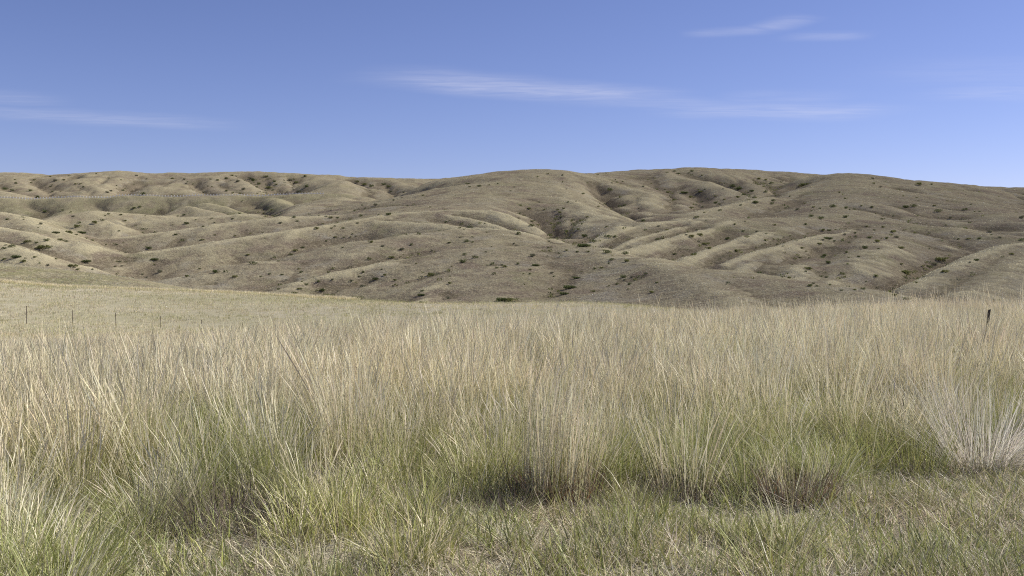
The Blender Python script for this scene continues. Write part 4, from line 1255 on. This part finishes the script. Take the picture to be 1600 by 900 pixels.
for px_, py_, z_ in zip(bx_, by_, ground(bx_, by_)):
    k0 = len(rest_v)
    wd_ = random.uniform(.5, 1.3) * (1 + py_ / 900)
    nl = 13
    tone_ = random.choice(OLIVE + OLIVE + SAGE + DARKG)
    for _ in range(nl):
        a = random.uniform(0, 6.283)
        q = wd_ * .5 * math.sqrt(random.random())
        ax, ay, az_ = px_ + math.cos(a) * q, py_ + math.sin(a) * q, z_ + random.uniform(-.02, .35) * wd_
        b = random.uniform(0, 3.14)
        e1, e2 = math.cos(b) * wd_ * .13, math.sin(b) * wd_ * .13
        rest_v += [(ax - e1, ay - e2, az_), (ax + e1, ay + e2, az_), (ax + random.uniform(-.1, .1) * wd_, ay, az_ + wd_ * .26)]
        kv = len(rest_v)
        rest_f.append((kv - 3, kv - 2, kv - 1))
        u = random.uniform(.8, 1.25)
        rest_c += [(tone_[0] * u, tone_[1] * u, tone_[2] * u, 1.0)] * 3
me = bpy.data.meshes.new('small_brush')
me.from_pydata(rest_v, [], rest_f)
a_ = me.attributes.new('col', 'FLOAT_COLOR', 'POINT')
a_.data.foreach_set('color', np.array(rest_c, np.float32).ravel())
me.materials.append(M_TUSS)
ob = bpy.data.objects.new('small_brush', me)
ob['kind'] = 'stuff'
ob['label'] = 'smallest shrubs sprinkled over the hills'
ob['category'] = 'brush'
col.objects.link(ob)


# ------------------------------------------------------------------ tussocks that stand out in the meadow
def tussock(px, py, name, label, parts):
    p = on_ground(px, py, 4.0, 40.0)
    e = bpy.data.objects.new(name, None)
    e.location = p
    e.empty_display_size = .2
    e['label'], e['category'], e['group'] = label, 'tussock', 'grass tussocks at the front of the meadow'
    col.objects.link(e)
    for pn, B in parts:
        o = bpy.data.objects.new(pn, B.mesh(pn, M_TUSS))
        o.parent = e
        col.objects.link(o)
    return e


def spray(n, rad, hlo, hhi, llo, lhi, pal, wd=.003, az0=None, azs=3.14, curl=(.0, .4), seg=5, head=0.0, bias=1.0):
    B = Blades()
    for _ in range(n):
        x_, y_, a = disc(rad)
        az = a + random.gauss(0, .5) if az0 is None else az0 + random.uniform(-azs, azs)
        g = jit(random.choice(pal))
        B.blade((x_, y_, -.03), az, random.uniform(hlo, hhi), llo + (lhi - llo) * random.random() ** bias, random.uniform(*curl), wd * random.uniform(.75, 1.3),
                g, jit(g, .08), seg=seg, head=head, headw=random.uniform(1.6, 2.6))
    return B


PALE = [(.66, .61, .51), (.60, .55, .45), (.70, .66, .56), (.54, .49, .40)]
RUST = [(.17, .095, .055), (.22, .13, .075), (.14, .095, .065)]
DARK = [(.12, .095, .08), (.16, .125, .10), (.10, .085, .075), (.20, .165, .13)]
E_, W_ = 0.0, math.pi
if True:
    tussock(1528, 735, 'grass_tussock', 'large pale grey tussock fanning out widely at the right edge of the meadow', [
        ('stems', spray(480, .22, .55, 1.0, .05, 1.0, PALE, .0042, curl=(-.25, .55), bias=.9)),
        ('flattened_stems', spray(200, .18, .55, .85, .8, 1.3, PALE, .0046, az0=E_ - .35, azs=.8, curl=(-.5, .5))),
        ('leaves', spray(60, .2, .2, .4, .1, .7, GREEN, .0042))])
    tussock(868, 782, 'grass_tussock', 'tall straw tussock with a rust-brown base, front and centre of the meadow', [
        ('stems', spray(330, .24, .65, 1.0, .0, .35, STRAW, .003, az0=E_, azs=1.9, curl=(.0, .3), head=.2)),
        ('leaves', spray(120, .24, .3, .6, .0, .45, GREEN + YELG, .0042, az0=E_, azs=2.2)),
        ('dead_base', spray(420, .30, .15, .44, .0, .7, RUST + DARK, .0060, curl=(0, .6), seg=3))])
    tussock(792, 800, 'grass_tussock', 'low dark tussock in shade, left of the rust-brown one', [
        ('leaves', spray(140, .2, .15, .35, .1, .8, BLUEG + DARK, .0042, curl=(.2, .9), seg=4)),
        ('dead_base', spray(120, .2, .1, .25, .1, .8, DARK, .004, curl=(0, .6), seg=3))])
    tussock(362, 822, 'grass_tussock', 'low dead purplish-brown clump at the lower left', [
        ('dead_stems', spray(620, .34, .16, .42, .1, .95, DARK, .0060, curl=(0, .7), seg=4)),
        ('leaves', spray(50, .3, .15, .4, .1, .5, GREEN + GREY, .004))])
    tussock(545, 730, 'grass_tussock', 'tall tussock left of centre with a few very long stalks leaning left', [
        ('stems', spray(260, .22, .6, 1.0, .0, .4, STRAW, .003, curl=(.0, .35), head=.2)),
        ('long_stalks', spray(7, .12, 1.15, 1.45, .28, .5, STRAW, .0055, az0=W_, azs=.35, curl=(-.05, .12), seg=6, head=.25)),
        ('leaves', spray(120, .24, .3, .6, .05, .6, GREEN, .0042)),
        ('dead_base', spray(80, .2, .15, .35, .1, .7, DARK + BROWN, .004, seg=3))])
    tussock(1243, 785, 'grass_tussock', 'small brown dead-based tussock right of the clearing', [
        ('stems', spray(90, .16, .35, .65, .0, .5, YELG + STRAW, .003)),
        ('dead_base', spray(320, .22, .15, .36, .05, .7, DARK + RUST, .0058, curl=(0, .5), seg=3))])
    tussock(1070, 775, 'grass_tussock', 'dark-based tussock between the rust-brown and the small brown one', [
        ('stems', spray(150, .2, .5, .85, .0, .4, STRAW + YELG, .003, head=.2)),
        ('dead_base', spray(260, .24, .15, .34, .1, .8, DARK, .0055, curl=(0, .6), seg=3))])
    tussock(1425, 738, 'grass_tussock', 'dark green tussock in the shade left of the pale fan', [
        ('leaves', spray(260, .24, .25, .6, .0, .6, GREEN + BLUEG, .0042, curl=(0, .7))),
        ('dead_base', spray(80, .2, .12, .28, .1, .8, DARK, .004, seg=3))])
    tussock(240, 770, 'grass_tussock', 'loose tussock at left with long pale stalks crossing each other', [
        ('stems', spray(110, .2, .5, .8, .0, .5, STRAW, .003, head=.2)),
        ('long_stalks', spray(9, .14, .9, 1.2, .25, .65, STRAW, .005, az0=W_, azs=.5, curl=(-.1, .3), seg=6, head=.25)),
        ('leaves', spray(130, .25, .3, .55, .05, .6, GREEN + YELG, .0042))])


# ------------------------------------------------------------------ posts
def solid_material(name, c1, c2, rough, scale, metal=0.0):
    m, t = material(name)
    tcn = t.n('ShaderNodeTexCoord').outputs['Object']
    nz = t.noise(t.n('ShaderNodeMapping', {'Vector': tcn, 'Scale': (1, 1, .25)}).outputs[0], scale, 5.0, .65)
    c = t.mix(t.smooth(nz, .35, .65), c1, c2)
    b = t.n('ShaderNodeBump', {'Strength': .6, 'Distance': .01, 'Height': nz})
    p = t.n('ShaderNodeBsdfPrincipled', {'Base Color': c, 'Roughness': rough, 'Metallic': metal, 'Normal': b.outputs[0]})
    finish(t, p.outputs[0])
    return m


M_STEEL = solid_material('rusty_painted_steel', (.075, .065, .05), (.13, .085, .055), .7, 30)
M_WOOD = solid_material('weathered_wood', (.095, .075, .056), (.050, .040, .030), .9, 40)
M_RAIL = solid_material('galvanised_rail', (.80, .79, .76), (.68, .67, .64), .6, 2)


def box(v, f, x0, x1, y0, y1, z0, z1):
    k = len(v)
    v += [(x0, y0, z0), (x1, y0, z0), (x1, y1, z0), (x0, y1, z0), (x0, y0, z1), (x1, y0, z1), (x1, y1, z1), (x0, y1, z1)]
    f += [tuple(k + i for i in q) for q in ((3, 2, 1, 0), (4, 5, 6, 7), (0, 1, 5, 4), (1, 2, 6, 5), (2, 3, 7, 6), (3, 0, 4, 7))]


def steel_post(h):
    """T section steel post with wire studs down its face"""
    v, f = [], []
    box(v, f, -.021, .021, -.006, .002, -.3, h)
    box(v, f, -.005, .005, .002, .042, -.3, h - .004)
    z = .15
    while z < h - .04:
        box(v, f, -.010, .010, -.018, -.006, z, z + .025)
        z += .11
    me = bpy.data.meshes.new('fence_post')
    me.from_pydata(v, [], f)
    me.materials.append(M_STEEL)
    return me


ORD = ['leftmost and tallest-looking', 'second from the left', 'third from the left', 'fourth from the left', 'fifth from the left', 'rightmost, barely showing above the grass']
for i, (px, ty) in enumerate([(41, 478), (113, 484.5), (181, 489), (250, 493.5), (315, 500), (379, 505)]):
    tp = at(px, ty, 75.0)
    g = float(ground(tp.x, tp.y))
    o = bpy.data.objects.new('fence_post', steel_post(max(.5, tp.z - g)))
    o.location = (tp.x, tp.y, g)
    o.rotation_euler = (random.uniform(-.03, .03), random.uniform(-.03, .03), random.uniform(-.2, .2))
    o['label'] = 'thin dark steel fence post in the field at left, ' + ORD[i]
    o['category'], o['group'] = 'fence post', 'steel fence posts across the field'
    col.objects.link(o)

# leaning wooden post at the right of the brow
tp = at(1544, 484.5, 14.0)
g = float(ground(tp.x, tp.y))
H_ = tp.z - g
v, f = [], []
NS, NZ = 12, 14
rs = random.Random(5)
groove = [1 + rs.uniform(-.16, .10) for _ in range(NS)]
for iz in range(NZ + 1):
    t_ = iz / NZ
    for k in range(NS):
        a = 2 * math.pi * k / NS
        r_ = .020 * (1.10 - .22 * t_) * groove[k] * (1 + .07 * math.sin(t_ * 9 + k))
        zz = -.3 + (H_ + .3) * t_ + (math.cos(a) * .02 + rs.uniform(-.01, .01) if iz == NZ else 0)
        v.append((math.cos(a) * r_ - .015 * math.sin(t_ * 4), math.sin(a) * r_, zz))
for iz in range(NZ):
    for k in range(NS):
        f.append((iz * NS + k, iz * NS + (k + 1) % NS, (iz + 1) * NS + (k + 1) % NS, (iz + 1) * NS + k))
v.append((0, 0, H_ - .03))
for k in range(NS):
    f.append((NZ * NS + k, NZ * NS + (k + 1) % NS, len(v) - 1))
me = bpy.data.meshes.new('wooden_post')
me.from_pydata(v, [], f)
me.materials.append(M_WOOD)
o = bpy.data.objects.new('wooden_post', me)
o.location = (tp.x - .05, tp.y, g)
o.rotation_euler = (0, R(5), .4)
o['label'] = 'short weathered wooden post leaning in the tall grass at the right'
o['category'] = 'post'
col.objects.link(o)

# pale barrier along the road on the embankment
root = bpy.data.objects.new('roadside_barrier', None)
p0 = at(-30, 309, 990.0)
root.location = (p0.x, p0.y, float(ground(p0.x, p0.y)))
root['label'] = 'pale dotted barrier running along the road on the far left embankment'
root['category'] = 'barrier'
col.objects.link(root)
v1, f1, v2, f2 = [], [], [], []
xs = np.arange(at(-30, 309, 990).x, at(505, 304, 993).x, 3.0)
prev = None
for xx in xs:
    yy = 993.5
    zz = float(ground(xx, yy))
    a = Vector((xx, yy, zz)) - root.location
    box(v1, f1, a.x - .28, a.x + .28, a.y - .1, a.y + .1, a.z - .3, a.z + 1.7)
    if prev is not None:
        k = len(v2)
        for q in (prev, a):
            for (dy_, dz_) in ((-.20, .45), (-.20, .80), (-.13, .80), (-.13, .45)):
                v2.append((q.x, q.y + dy_, q.z + dz_))
        for e_ in range(4):
            f2.append((k + e_, k + (e_ + 1) % 4, k + 4 + (e_ + 1) % 4, k + 4 + e_))
    prev = a
for nm, vv1, ff1 in (('posts', v1, f1), ('rail', v2, f2)):
    me = bpy.data.meshes.new(nm)
    me.from_pydata(vv1, [], ff1)
    me.materials.append(M_RAIL)
    o = bpy.data.objects.new(nm, me)
    o.parent = root
    col.objects.link(o)
